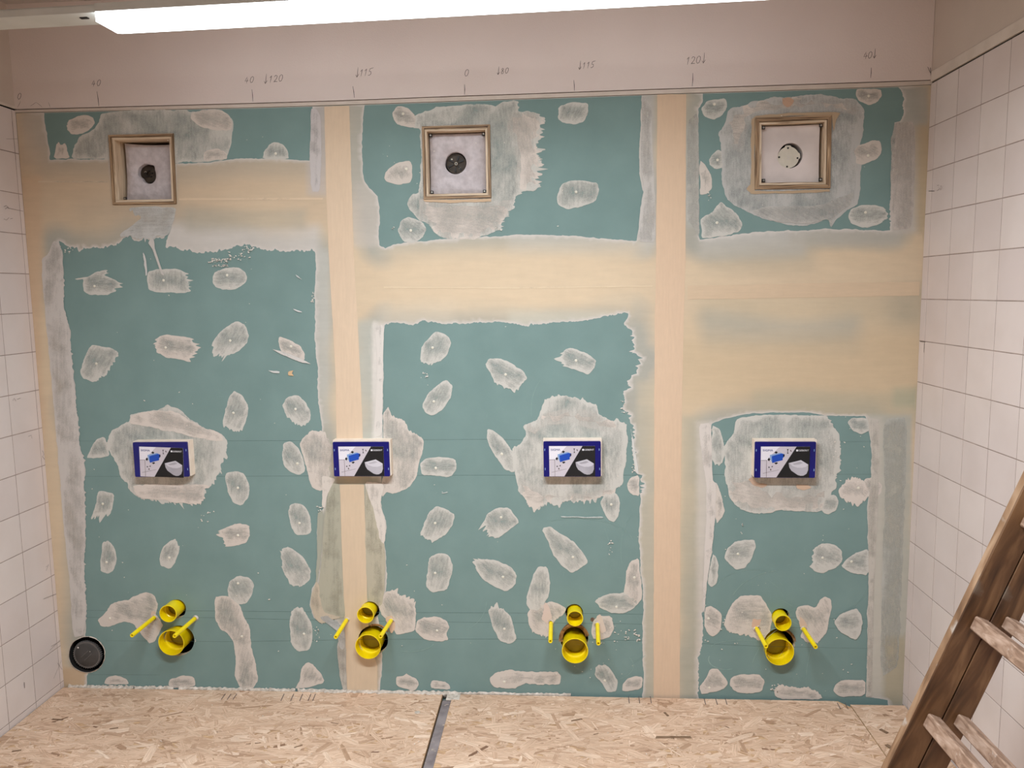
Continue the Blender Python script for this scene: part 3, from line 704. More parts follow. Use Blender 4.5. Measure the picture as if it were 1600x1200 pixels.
# ------------------------------------------------------------------ filler patches over screws and around openings
C1 = (214, 210, 198); C2 = (222, 211, 197); C3 = (228, 216, 202)
PATCH = [ # polygon, cover, ragged sides, colour, screw dot, stroke angle
 ([(104,197),(107,188),(118,185),(122,182),(137,180),(146,184),(149,193),(141,202),(128,210),(112,210),(105,203)], .72, [(180,2)], C3, None, 0),
 ([(85,248),(88,225),(92,221),(97,229),(102,221),(106,232),(110,248)], .8, [(-90,2)], C3, None, 90),
 ([(112,248),(118,225),(125,212),(140,205),(150,196),(160,176),(200,172),(250,170),(290,173),(300,176),(320,172),(345,172),(358,180),(365,192),(363,205),(360,225),(357,240),(354,250),(300,254),(270,254),(160,249)], .52, None, C1, None, 90),
 ([(300,176),(320,172),(345,172),(358,180),(363,192),(362,203),(345,206),(315,200),(298,186)], .55, None, C3, None, 20),
 ([(320,236),(340,232),(356,240),(354,250),(318,252)], .55, None, C3, None, 0),
 ([(409,249),(412,235),(420,226),(430,223),(442,226),(450,237),(451,249)], .55, None, C1, (431,240), 90),
 ([(129,443),(130,436),(122,438),(116,436),(124,434),(140,432),(150,425),(168,422),(160,428),(178,436),(185,447),(175,455),(172,461),(140,461),(131,455)], .52, [(0,7)], C1, (148,447), 0),
 ([(230,438),(232,425),(245,421),(270,420),(285,422),(293,430),(298,440),(290,447),(298,455),(280,458),(245,458),(232,452)], .56, [(0,7)], C1, (256,438), 90),
 ([(332,432),(336,425),(350,420),(372,418),(382,424),(386,435),(383,442),(370,452),(355,454),(338,450),(332,441)], .56, None, C1, (355,430), 0),
 ([(126,583),(130,565),(138,545),(145,539),(160,542),(172,543),(187,553),(178,568),(165,583),(150,597),(140,594),(130,590)], .5, [(45,4)], C1, (151,568), 120),
 ([(240,542),(248,526),(258,523),(280,525),(300,528),(309,545),(302,555),(296,566),(280,562),(262,560),(246,552)], .62, [(0,6),(180,3)], C2, (259,543), 10),
 ([(332,538),(340,523),(355,510),(370,502),(383,508),(389,525),(385,538),(372,550),(358,555),(345,557),(336,548)], .52, [(120,5)], C1, (360,532), 120),
 ([(434,532),(437,525),(455,532),(470,540),(477,552),(477,563),(470,565),(455,560),(438,548)], .6, None, C2, (455,541), 30),
 ([(348,660),(352,640),(358,620),(366,609),(380,620),(389,635),(385,655),(378,672),(368,676),(358,670),(349,666)], .52, [(90,6)], C1, (365,645), 110),
 ([(441,635),(448,620),(464,617),(478,628),(487,645),(484,658),(473,666),(460,660),(448,648)], .52, [(90,3)], C1, (462,639), 60),
 ([(203,647),(215,645),(240,643),(250,641),(260,633),(275,638),(288,648),(300,658),(320,668),(345,677),(356,690),(354,710),(348,725),(343,745),(330,756),(318,758),(325,770),(318,780),(312,789),(300,787),(270,784),(240,781),(215,776),(203,765),(200,755),(188,745),(185,725),(178,715),(172,705),(167,692),(173,675),(190,665),(203,660)], .55, [(60,5)], C1, None, 90),
 ([(204,648),(240,643),(275,642),(296,656),(320,668),(345,678),(350,690),(310,684),(260,672),(215,664),(204,660)], .5, None, C3, None, 10),
 ([(206,757),(240,756),(290,757),(330,756),(318,768),(318,782),(312,789),(270,784),(215,776)], .5, [(40,4)], C3, None, 0),
 ([(135,716),(142,700),(152,687),(163,683),(170,695),(172,712),(155,716),(140,716)], .5, None, C1, None, 60),
 ([(143,811),(150,790),(154,768),(162,767),(178,772),(176,790),(172,803),(160,806),(150,805)], .5, [(110,5)], C1, (161,787), 100),
 ([(352,745),(354,739),(370,736),(382,740),(390,758),(389,775),(378,790),(365,786),(356,772)], .5, None, C1, (372,762), 90),
 ([(341,833),(352,825),(370,818),(390,820),(391,835),(385,848),(368,853),(352,854),(350,845)], .64, [(180,5)], C2, (372,836), 0),
 ([(157,880),(160,850),(168,846),(180,854),(183,870),(178,892),(168,897),(158,893)], .48, [(-90,2)], C1, (167,878), 90),
 ([(250,872),(254,855),(265,845),(275,842),(282,858),(278,870),(272,880),(265,888),(252,884)], .6, [(-60,2)], C1, (265,871), 110),
 ([(335,932),(350,930),(362,934),(375,945),(380,960),(390,980),(392,1005),(400,1035),(403,1065),(395,1075),(375,1074),(367,1058),(369,1030),(366,1005),(358,992),(345,984),(337,970)], .6, None, C2, (378,994), 100),
 ([(355,920),(358,908),(372,900),(388,902),(397,912),(394,930),(385,943),(370,944),(358,935)], .52, None, C1, (372,911), 60),
 ([(450,800),(452,790),(462,785),(475,790),(485,805),(486,832),(478,836),(462,835),(455,822)], .5, None, C1, (468,817), 90),
 ([(437,860),(448,853),(460,858),(475,870),(486,890),(484,905),(470,918),(455,912),(443,895),(441,878)], .5, [(-135,3),(100,3)], C1, None, 60),
 ([(452,975),(455,955),(463,950),(475,955),(488,975),(488,1000),(483,1015),(465,1018),(455,1005)], .5, [(-90,2)], C1, (475,990), 90),
 ([(460,1077),(468,1062),(472,1042),(482,1034),(490,1040),(500,1050),(507,1065),(490,1072)], .68, None, C2, None, 120),
 ([(152,968),(165,955),(175,942),(200,938),(212,930),(225,925),(240,930),(246,945),(243,960),(255,978),(250,990),(240,1003),(232,1005),(220,990),(208,975),(195,972),(170,979),(157,976)], .6, None, C2, (172,966), 20),
 ([(163,1069),(168,1058),(182,1055),(198,1060),(202,1069)], .75, None, C2, None, 0),
 ([(263,1071),(266,1060),(285,1055),(303,1057),(305,1073),(270,1075)], .68, None, C2, None, 0),
 ([(441,712),(443,692),(455,690),(468,702),(475,718),(478,735),(468,742),(455,738),(445,728)], .52, None, C1, (465,724), 60),
 ([(469,695),(474,683),(485,676),(487,673),(505,673),(523,690),(521,745),(503,767),(487,763),(483,750),(480,735),(475,715)], .6, [(-90,2)], C2, None, 90),
 ([(598,690),(599,660),(598,645),(606,636),(610,643),(612,652),(625,653),(635,662),(638,672),(655,680),(663,688),(660,705),(655,720),(652,740),(648,750),(640,762),(615,772),(604,768),(597,778),(596,755),(600,745)], .56, [(-90,3)], C2, None, 90),
 ([(872,166),(895,160),(919,160),(919,178),(912,190),(897,195),(880,191),(872,186)], .55, None, C1, None, 120),
 ([(640,200),(630,198),(620,194),(614,184),(613,176),(620,167),(634,166),(646,176),(652,190),(655,200)], .62, None, C2, (630,178), 0),
 ([(648,177),(680,168),(740,162),(765,162),(775,165),(785,158),(805,156),(813,165),(812,173),(835,174),(848,185),(845,205),(838,220),(839,245),(850,256),(840,263),(838,285),(846,289),(835,297),(815,300),(805,315),(792,335),(778,360),(765,368),(740,372),(700,374),(683,368),(672,352),(655,342),(640,330),(636,320),(640,308),(655,300),(658,250),(657,200),(645,200)], .5, [(0,6)], C1, None, 90),
 ([(798,176),(812,174),(833,176),(846,187),(843,203),(838,218),(839,245),(846,256),(838,265),(836,282),(842,288),(815,298),(805,290),(808,250),(800,215),(790,196)], .58, [(0,5)], C3, None, 80),
 ([(655,310),(700,318),(770,316),(800,312),(792,335),(778,360),(740,372),(700,374),(683,366),(668,345),(655,335)], .36, None, C3, None, 10),
 ([(600,277),(607,263),(620,255),(643,250),(645,277),(640,286),(625,289),(605,285)], .72, None, C2, (635,264), 60),
 ([(870,305),(876,290),(885,283),(905,281),(935,286),(936,300),(930,315),(905,325),(885,326),(872,318)], .48, None, C1, (900,300), 90),
 ([(620,360),(628,345),(640,338),(655,345),(668,358),(660,372),(645,380),(630,378)], .45, None, C1, (642,360), 45),
 ([(1095,170),(1105,158),(1134,153),(1136,170),(1128,182),(1115,187),(1100,182)], .55, None, C1, (1116,163), 0),
 ([(1137,170),(1165,165),(1175,157),(1200,155),(1205,152),(1240,150),(1280,146),(1310,152),(1335,155),(1348,165),(1350,185),(1350,200),(1346,220),(1345,260),(1345,300),(1340,320),(1320,330),(1305,345),(1298,358),(1296,340),(1275,350),(1250,353),(1220,350),(1195,342),(1170,330),(1150,322),(1135,310),(1127,285),(1128,240),(1125,215),(1122,210),(1132,195)], .58, None, (200,198,190), None, 90),
 ([(1140,175),(1175,160),(1240,152),(1310,153),(1345,166),(1340,180),(1300,172),(1200,176),(1170,190),(1160,240),(1140,230),(1136,195)], .5, None, C2, None, 0),
 ([(1107,250),(1113,240),(1122,234),(1130,238),(1130,262),(1118,265),(1108,258)], .5, None, C1, (1121,250), 0),
 ([(1093,250),(1105,260),(1113,277),(1112,295),(1105,303),(1093,303)], .7, None, C2, None, 90),
 ([(1095,345),(1102,337),(1110,335),(1120,320),(1126,314),(1138,325),(1155,335),(1160,350),(1155,362),(1140,367),(1110,372),(1095,372)], .5, None, C1, (1120,348), 45),
 ([(1338,148),(1340,140),(1375,140),(1378,150),(1370,160),(1358,166),(1342,158)], .62, None, C2, (1357,150), 0),
 ([(1331,230),(1350,225),(1365,218),(1375,220),(1377,237),(1370,248),(1350,258),(1335,257),(1332,245)], .7, None, C2, (1356,243), 30),
 ([(1325,338),(1330,326),(1345,321),(1365,320),(1384,325),(1386,340),(1375,350),(1350,356),(1330,350)], .6, [(0,3)], C1, (1352,332), 0),
 ([(656,560),(660,542),(672,525),(682,519),(700,525),(705,537),(698,555),(685,566),(670,570),(660,568)], .48, [(110,4)], C1, (676,543), 110),
 ([(759,570),(763,561),(780,560),(800,567),(820,580),(824,592),(815,600),(808,610),(790,606),(770,593)], .5, [(90,3)], C1, (790,585), 30),
 ([(872,562),(880,550),(892,542),(915,552),(932,562),(931,575),(920,586),(905,580),(885,574)], .5, [(180,6)], C1, (900,563), 30),
 ([(660,634),(668,615),(688,598),(698,593),(708,602),(705,620),(695,638),(675,650),(665,645)], .5, None, C1, (678,627), 120),
 ([(760,680),(762,670),(772,673),(785,685),(797,700),(806,715),(806,730),(803,738),(790,735),(775,715),(766,700)], .56, None, C1, (784,709), 60),
 ([(657,725),(665,716),(690,714),(712,717),(714,733),(705,745),(680,744),(660,742)], .52, None, C1, (681,731), 0),
 ([(801,703),(810,695),(822,680),(818,665),(840,658),(846,640),(850,627),(862,620),(885,618),(905,624),(920,628),(932,632),(936,648),(950,656),(978,660),(981,680),(980,700),(976,735),(972,755),(963,765),(957,775),(935,777),(925,782),(905,783),(880,782),(874,790),(866,785),(855,782),(845,792),(830,790),(823,780),(812,770),(806,745),(803,730)], .55, [(90,4),(-90,2)], C1, None, 90),
 ([(820,668),(840,658),(848,645),(880,640),(920,640),(950,656),(978,662),(970,676),(930,672),(890,660),(850,664),(835,680)], .5, None, C2, None, 15),
 ([(812,745),(840,762),(880,772),(930,770),(965,752),(960,772),(935,777),(905,783),(880,782),(855,782),(845,791),(830,790),(814,770)], .5, [(90,3)], C2, None, 0),
 ([(938,785),(945,772),(963,770),(969,785),(968,800),(960,816),(950,812),(942,800)], .56, None, C1, (955,788), 90),
 ([(980,757),(985,745),(999,742),(999,775),(988,773),(982,765)], .56, None, C2, None, 0),
 ([(656,835),(662,818),(672,800),(683,791),(700,796),(710,805),(706,820),(700,832),(688,841),(677,848),(665,843)], .5, [(115,5)], C1, (680,817), 110),
 ([(756,818),(760,803),(775,795),(795,793),(812,815),(800,825),(787,835),(778,843),(765,838)], .5, [(135,5)], C1, (783,808), 60),
 ([(848,830),(849,824),(860,822),(872,830),(895,845),(912,862),(920,878),(905,890),(893,895),(878,885),(865,870),(858,848)], .56, None, C1, (895,870), 50),
 ([(665,915),(668,890),(672,870),(688,864),(702,868),(708,885),(703,905),(698,923),(675,925)], .5, None, C1, (680,895), 100),
 ([(741,875),(755,873),(775,875),(800,886),(809,900),(805,915),(790,925),(775,918),(755,905),(743,890)], .56, [(-150,6)], C1, (786,901), 40),
 ([(835,895),(842,884),(855,885),(860,910),(858,930),(852,940),(848,950),(843,958),(830,956),(822,945),(822,930),(830,912)], .6, None, C1, None, 90),
 ([(824,960),(830,948),(845,944),(852,944),(860,938),(875,945),(885,952),(878,962),(868,968),(862,976),(858,996),(840,990),(827,980)], .62, [(100,3)], C2, None, 45),
 ([(978,895),(985,876),(998,871),(1001,900),(1004,935),(992,948),(978,940),(975,925),(978,910)], .6, None, C2, (991,902), 90),
 ([(932,938),(945,930),(962,926),(980,926),(998,928),(998,940),(990,950),(975,958),(955,957),(938,950)], .56, [(180,2)], C1, (963,948), 0),
 ([(763,955),(768,948),(785,950),(795,958),(802,975),(808,1000),(795,1008),(780,1000),(770,980)], .5, [(-90,3)], C1, (788,982), 100),
 ([(592,945),(603,925),(615,922),(625,930),(637,934),(648,940),(650,970),(648,985),(635,990),(620,993),(612,980),(605,968),(596,960)], .64, [(-60,3)], C2, None, 60),
 ([(648,985),(653,970),(665,965),(680,963),(698,970),(703,980),(698,990),(702,1000),(685,1003),(665,1000)], .6, None, C2, (683,985), 20),
 ([(619,1057),(630,1055),(636,1050),(640,1055),(652,1063),(653,1070),(648,1080),(630,1075),(619,1070)], .66, None, C2, None, 0),
 ([(671,1070),(675,1062),(695,1064),(703,1070),(704,1077),(675,1076)], .75, None, C2, None, 0),
 ([(765,1060),(775,1050),(800,1047),(815,1050),(845,1048),(870,1048),(877,1058),(874,1068),(850,1070),(820,1068),(800,1076),(780,1074),(768,1068)], .68, None, C2, (788,1065), 0),
 ([(929,1055),(932,1043),(945,1038),(955,1045),(965,1065),(963,1079),(950,1081),(942,1070)], .58, [(-120,2)], C1, (945,1063), 60),
 ([(972,1070),(980,1060),(992,1056),(1003,1057),(1003,1077),(973,1080)], .64, None, C2, None, 0),
 ([(924,988),(926,970),(935,960),(955,962),(960,980),(955,995),(942,1000),(928,998)], .6, None, C2, None, 30),
 ([(1112,664),(1125,670),(1131,690),(1131,710),(1127,725),(1118,726),(1111,715)], .56, [(90,4)], C1, None, 90),
 ([(1119,755),(1123,760),(1130,785),(1131,800),(1120,820),(1117,800)], .6, None, C2, None, 90),
 ([(1113,864),(1118,868),(1122,885),(1120,910),(1112,917),(1105,910)], .56, None, C1, None, 90),
 ([(1150,657),(1165,650),(1200,648),(1250,647),(1290,650),(1300,665),(1312,680),(1313,705),(1313,730),(1305,740),(1306,760),(1298,772),(1290,780),(1285,797),(1270,800),(1245,798),(1215,797),(1200,803),(1170,800),(1150,790),(1138,778),(1136,755),(1132,735),(1132,700),(1138,685),(1148,675)], .55, [(0,2)], C1, None, 90),
 ([(1140,745),(1170,740),(1200,765),(1260,768),(1300,760),(1290,780),(1285,797),(1245,798),(1215,797),(1200,800),(1170,798),(1150,788),(1138,775)], .5, None, C2, None, 10),
 ([(1282,795),(1290,775),(1305,773),(1310,785),(1305,797),(1295,803),(1287,802)], .55, None, C1, None, 0),
 ([(1309,765),(1320,755),(1335,746),(1350,750),(1360,765),(1354,780),(1340,788),(1330,786),(1312,776)], .74, [(-90,3),(90,3)], C3, (1341,762), 45),
 ([(1350,748),(1366,745),(1378,758),(1376,772),(1358,780),(1350,765)], .6, None, C2, None, 45),
 ([(1324,660),(1330,653),(1356,653),(1358,672),(1345,678),(1331,672)], .5, None, C1, None, 0),
 ([(1131,870),(1138,855),(1150,845),(1178,843),(1180,855),(1173,875),(1162,888),(1150,890),(1140,880)], .6, None, C1, (1153,865), 0),
 ([(1268,870),(1272,857),(1285,848),(1300,850),(1315,860),(1316,875),(1305,888),(1285,895),(1270,892)], .62, [(180,3)], C1, (1285,871), 30),
 ([(1314,885),(1322,873),(1340,862),(1357,858),(1357,898),(1330,896)], .58, None, C1, (1330,877), 0),
 ([(1101,948),(1112,946),(1125,955),(1128,965),(1125,985),(1115,995),(1105,990),(1100,975)], .62, None, C2, (1107,966), 30),
 ([(1130,975),(1135,958),(1145,940),(1160,930),(1187,930),(1195,940),(1200,950),(1208,962),(1205,975),(1203,985),(1198,998),(1184,1000),(1172,992),(1150,990),(1135,985)], .66, [(120,2)], C2, None, 0),
 ([(1243,960),(1245,948),(1260,945),(1273,950),(1280,937),(1288,931),(1298,935),(1300,950),(1295,970),(1293,985),(1280,1003),(1262,1003),(1250,995),(1254,980)], .68, [(90,2)], C2, None, 60),
 ([(1303,972),(1313,958),(1337,948),(1345,958),(1348,972),(1345,985),(1337,999),(1328,995),(1310,985)], .64, None, C1, (1331,978), 0),
 ([(1093,1075),(1105,1055),(1110,1045),(1122,1045),(1130,1055),(1138,1067),(1130,1078),(1097,1085)], .64, None, C2, (1108,1074), 30),
 ([(1140,1070),(1143,1058),(1160,1052),(1185,1053),(1195,1063),(1190,1080),(1170,1084),(1148,1080)], .66, None, C2, None, 0),
 ([(1209,1078),(1216,1071),(1240,1073),(1265,1075),(1280,1083),(1286,1092),(1225,1092),(1212,1088)], .72, [(-90,2)], C2, None, 0),
 ([(1301,1080),(1305,1068),(1315,1062),(1352,1063),(1352,1087),(1310,1088)], .68, None, C2, None, 0),
]
for i, (poly, cov, rag, colr, dot, ang) in enumerate(PATCH):
    big = (max(p[0] for p in poly) - min(p[0] for p in poly)) > 90
    P = rough(poly, .8 if not big else 1.2, rag, 1.5, 1, seed=i * 3)
    o = film('filler_patch', P, wall_back, .0006 + .000013 * i + (.0012 if (poly[0][0] in (1303,) or i in (3, 4, 16, 17)) else 0), .0006, M['film'], colr, cov + .17, 3.2, .38, ang, .33, .07, 6 if not big else 8, plateau=4, center_dip=.17 if not big else .05)
    if dot:
        w = onp(dot[0], dot[1]); r = .0052
        MB().lathe([(r, 0), (r * .9, -.0008), (r * .5, -.0014), (.0003, -.0016)], (w[0], -.0020, w[2]), n=12, cap1=True).obj("screw_dot", M['dot'], o, True)

# pinkish repair dabs at the sleeves, and other small smears
for i, (poly, colr, cov) in enumerate([
    ([(846,966),(852,940),(857,944),(862,962),(861,972),(856,975)], (226,204,188), .9), ([(932,962),(938,958),(948,985),(940,990),(934,975)], (226,208,190), .9),
    ([(1176,966),(1184,968),(1190,966),(1186,978),(1180,982),(1174,978)], (222,186,162), .95), ([(1248,962),(1255,966),(1262,978),(1256,986),(1250,978)], (224,196,172), .9),
    ([(602,966),(612,960),(618,968),(618,980),(612,990),(608,978)], (226,196,168), .85), ([(236,955),(243,954),(244,962),(238,966)], (224,198,176), .9),
    ([(1222,155),(1232,152),(1241,157),(1236,165),(1230,168),(1223,163)], (206,170,142), .8), ([(450,580),(460,578),(456,583),(461,588),(450,587)], (226,190,146), .95),
    ([(425,545),(436,548),(475,562),(489,570),(470,566),(438,553)], (222,216,206), .75), ([(419,578),(437,580),(437,583),(422,581)], (222,220,212), .8),
    ([(457,482),(466,484),(474,488),(462,486)], (226,224,218), .8), ([(461,428),(466,430),(474,438),(464,433)], (210,212,206), .8),
    ([(224,394),(227,400),(231,430),(228,432)], (222,218,210), .8), ([(876,806),(942,807),(942,809),(878,808)], (206,212,204), .55),
    ([(1168,748),(1176,744),(1182,754),(1200,757),(1190,762),(1176,758)], (206,176,150), .8), ([(1243,757),(1262,757),(1268,762),(1255,766),(1245,763)], (222,190,160), .8),
    ([(985,665),(992,700),(998,742),(992,735),(988,700)], (226,222,212), .7), ([(500,964),(512,962),(520,968),(528,970),(535,985),(530,988),(518,978)], (196,196,190), .5),
    ([(530,990),(538,985),(540,1000),(536,1015),(530,1010)], (206,204,196), .5),
    ([(1172,330),(1200,322),(1280,322),(1320,305),(1335,300),(1325,322),(1300,342),(1298,356),(1294,342),(1260,350),(1210,346)], (206,202,192), .42),
    ([(690,770),(700,768),(700,769),(690,771)], (222,222,214), .6)]):
    over('filler_smear', poly, colr, cov, amp=.5, seed=40 + i, y0=.0014, step=0 if i != 19 else 8, rag=[(200, 1.2)], ang=30)

# drips and crumbs of filler too many to count
r = np.random.default_rng(21)
vs = []; fs = []
def fleck(x, y, a, b, th):
    k = len(vs); n = 6
    for j in range(n):
        t = 2 * math.pi * j / n; q = r.uniform(.6, 1.3)
        u, v = a * q * math.cos(t), b * q * math.sin(t)
        w_ = onp(x + u * math.cos(th) - v * math.sin(th), y + u * math.sin(th) + v * math.cos(th))
        vs.append((w_[0], -.0046, w_[2]))
    fs.append(tuple(range(k, k + n)))
CL = [(345, 407, 18, 3, 45), (345, 415, 12, 2, 24), (375, 398, 16, 8, 22), (385, 388, 14, 3, 16), (110, 392, 10, 5, 8), (664, 585, 6, 5, 8), (490, 465, 3, 9, 14), (953, 856, 4, 12, 9), (1158, 825, 2, 10, 7),
      (495, 990, 6, 12, 12), (990, 720, 3, 18, 14), (975, 635, 6, 10, 12), (500, 795, 5, 6, 8), (1210, 1075, 6, 8, 14), (325, 805, 10, 10, 10), (780, 357, 8, 3, 5), (615, 355, 2, 3, 4), (1108, 308, 3, 8, 6),
      (980, 990, 20, 12, 24), (780, 630, 300, 380, 40), (300, 640, 170, 380, 50), (1230, 850, 110, 230, 45), (900, 1000, 90, 60, 20), (720, 230, 130, 60, 14), (1240, 255, 140, 90, 10), (1130, 1000, 30, 60, 14), (1325, 715, 25, 60, 14), (320, 212, 140, 30, 8)]
GL = list(GP.values())
for cx, cy, sx, sy, n in CL:
    for _ in range(n):
        x, y = cx + r.uniform(-1, 1) * sx, cy + r.uniform(-1, 1) * sy
        if not any(inside([(x, y)], g)[0] for g in GL): continue
        s = r.uniform(.3, .75) if sx > 60 else r.uniform(.4, 1.1)
        fleck(x, y, s * r.uniform(1, 2.4), s, r.uniform(-.7, .7))
o = mesh_obj('filler_crumbs', vs, fs, M['crumb'], wall_back); o['kind'] = 'stuff'

# faint dry scratches of filler, curved trowel traces on the right field
def stroke_strip(mb, pts, wpx, y=-.002, to=None):
    """flat ribbon along photo points on the wall plane"""
    P = wpts(pts) if to is None else to
    P = np.asarray(P, float)
    n = len(P)
    T = np.gradient(P, axis=0); T /= np.maximum(np.linalg.norm(T, axis=1), 1e-9)[:, None]
    S = np.c_[T[:, 2], np.zeros(n), -T[:, 0]] * (wpx * .5)
    v = []
    for i in range(n):
        k = 1 if 0 < i < n - 1 else .5
        for sg, yy in ((1, y), (-1, y)):
            p = P[i] + S[i] * sg * k
            v.append((p[0], yy, p[2]))
    f = [(2 * i, 2 * i + 1, 2 * i + 3, 2 * i + 2) for i in range(n - 1)]
    mb.add(v, f)
M['scratch'] = noise_mat('dry_filler_trace', (128, 160, 154), (150, 174, 168), 60, .9)
mb = MB()
def arc(cx, cy, rx, ry, a0, a1, n=14): return [(cx + rx * math.cos(math.radians(a0 + (a1 - a0) * i / (n - 1))), cy + ry * math.sin(math.radians(a0 + (a1 - a0) * i / (n - 1)))) for i in range(n)]
for args, w_ in ((arc(1135, 1030, 28, 16, 200, 70), .003), (arc(1160, 1012, 50, 12, 190, 330), .0015), (arc(1230, 950, 90, 60, 200, 260), .0018), (arc(1180, 920, 60, 30, 190, 300), .0012),
                 (arc(1250, 1080, 60, 130, 250, 290), .0014), (arc(1310, 1060, 50, 90, 180, 250), .0014), (arc(1260, 1070, 90, 100, 200, 240), .0012), (arc(900, 850, 90, 40, 240, 350), .001),
                 (arc(960, 1000, 60, 40, 10, 60), .0014), (arc(1000, 860, 30, 60, 160, 240), .001), (arc(870, 640, 40, 60, 170, 230), .001), (arc(640, 1000, 40, 18, 20, 110), .0022),
                 (arc(700, 940, 60, 50, 0, 60), .001), (arc(1290, 900, 70, 60, 0, 80), .001), (arc(1110, 700, 30, 20, 0, 80), .001), (arc(940, 1040, 50, 25, -30, 60), .0012),
                 ([(1222, 938), (1240, 948)], .0016), ([(1200, 906), (1216, 918)], .001), ([(945, 825), (951, 845)], .0012), ([(1238, 971), (1252, 978)], .0022), ([(1174, 750), (1180, 756)], .001)):
    stroke_strip(mb, args, w_, y=-.0009)
for _ in range(70):
    cx, cy = r.choice([(1220, 1000), (1240, 900), (960, 1020), (940, 850), (1180, 960), (700, 700), (330, 640)]) + r.normal(size=2) * (50, 45)
    if any(inside([(cx, cy)], g)[0] for g in GL):
        a = r.uniform(0, 6); l = r.uniform(3, 12)
        stroke_strip(mb, [(cx, cy), (cx + l * math.cos(a), cy + l * math.sin(a))], .0008, y=-.0009)
o = mb.obj('dry_filler_traces', M['scratch'], wall_back); o['kind'] = 'stuff'

# pencil lines snapped across the boards
for x0, x1, ys in ((104, 1400, (689, 689, 688, 686.5, 689, 690, 690)), (104, 1400, (744.3, 744.3, 743.5, 742.5, 742.5, 741, 741)), (108, 1400, (953.5, 954.5, 956.5, 957.5, 959, 964.5, 968)),
                   (108, 1400, (964.5, 965, 970, 972.5, 974.5, 980, 983)), (165, 1400, (1001, 1002.5, 999, 998.5, 1000.5, 1010, 1014)), (140, 250, (1054, 1054, 1054.5))):
    xs = np.linspace(x0, x1, len(ys))
    mb = MB(); stroke_strip(mb, list(zip(xs, ys)), .0011, y=-.00015); mb.obj('pencil_line', M['line'], wall_back)

# handwritten measurements on the plaster above
GLY = {
 '0': [[(.5, 1), (.2, .75), (.12, .35), (.35, .02), (.65, .1), (.85, .5), (.78, .85), (.5, 1)]],
 '1': [[(.25, .7), (.6, 1), (.45, 0)]],
 '2': [[(.15, .75), (.4, 1), (.75, .85), (.65, .5), (.15, .05), (.5, .1), (.9, .05)]],
 '4': [[(.5, 1), (.1, .35), (.9, .42)], [(.65, .8), (.5, 0)]],
 '5': [[(1.15, 1.05), (.45, .95), (.35, .55), (.7, .55), (.75, .2), (.4, 0), (.15, .1)]],
 '8': [[(.7, .85), (.4, 1), (.25, .75), (.7, .4), (.65, .05), (.3, .05), (.25, .35), (.7, .75), (.7, .85)]],
 '3': [[(.2, .9), (.6, 1), (.65, .7), (.35, .5), (.7, .35), (.6, .05), (.2, .05)]],
 'v': [[(.5, 1.35), (.55, .4), (.5, -.05)], [(.2, .35), (.5, -.05), (.85, .4)]],
}
def write(txt, x, y, h, adv=.8, slope=-.12, w_=.0018, name='pencil_mark', mt='pencil', lean=.12):
    mb = MB()
    for k, ch in enumerate(txt):
        if ch == ' ': continue
        for st in GLY[ch]:
            pts = [(x + (k * adv + px * .7 + lean * py) * h, y - py * h + slope * (k * adv + px * .7) * h) for px, py in st]
            Q = [pts[0]]
            for a, b in zip(pts[:-1], pts[1:]):
                Q += [((a[0] + b[0]) / 2, (a[1] + b[1]) / 2), b]
            stroke_strip(mb, Q, w_, y=-.0024)
    return mb.obj(name, M[mt], wall_back)
write('0', 27, 156, 10); write('40', 143, 136, 10); write('40', 382, 131, 10); write('v120', 411, 131, 11, .72)
write('v115', 554, 121, 11, .6); write('0', 725, 120, 11); write('v80', 775, 117, 9, .75); write('v115', 902, 109, 10, .65); write('120v', 1070, 102, 12, .68); write('40v', 1348, 93, 11, .62)
for (a, b) in (((152, 143), (155, 166)), ((394, 140), (395.5, 159)), ((551.5, 135), (554, 153)), ((726, 132), (726, 148)), ((896.5, 125.5), (897.5, 142)), ((1082.5, 114.5), (1081.5, 135)), ((1361, 106), (1360, 122)), ((28, 168), (33, 158)), ((76, 160), (79, 168)), ((48, 166), (57, 160)), ((57, 160), (66, 167))):
    mb = MB(); stroke_strip(mb, [a, ((a[0] + b[0]) / 2 + .3, (a[1] + b[1]) / 2), b], .0022 if a[0] > 100 else .0012, y=-.0024); mb.obj('pencil_mark', M['ink' if a[0] > 100 else 'pencil'], wall_back)
mb = MB(); stroke_strip(mb, [(1449, 105), (1453, 114)], .003, y=-.003); stroke_strip(mb, [(1453, 106), (1455, 127)], .003, y=-.003); mb.obj('pencil_mark', M['ink'], wall_back)

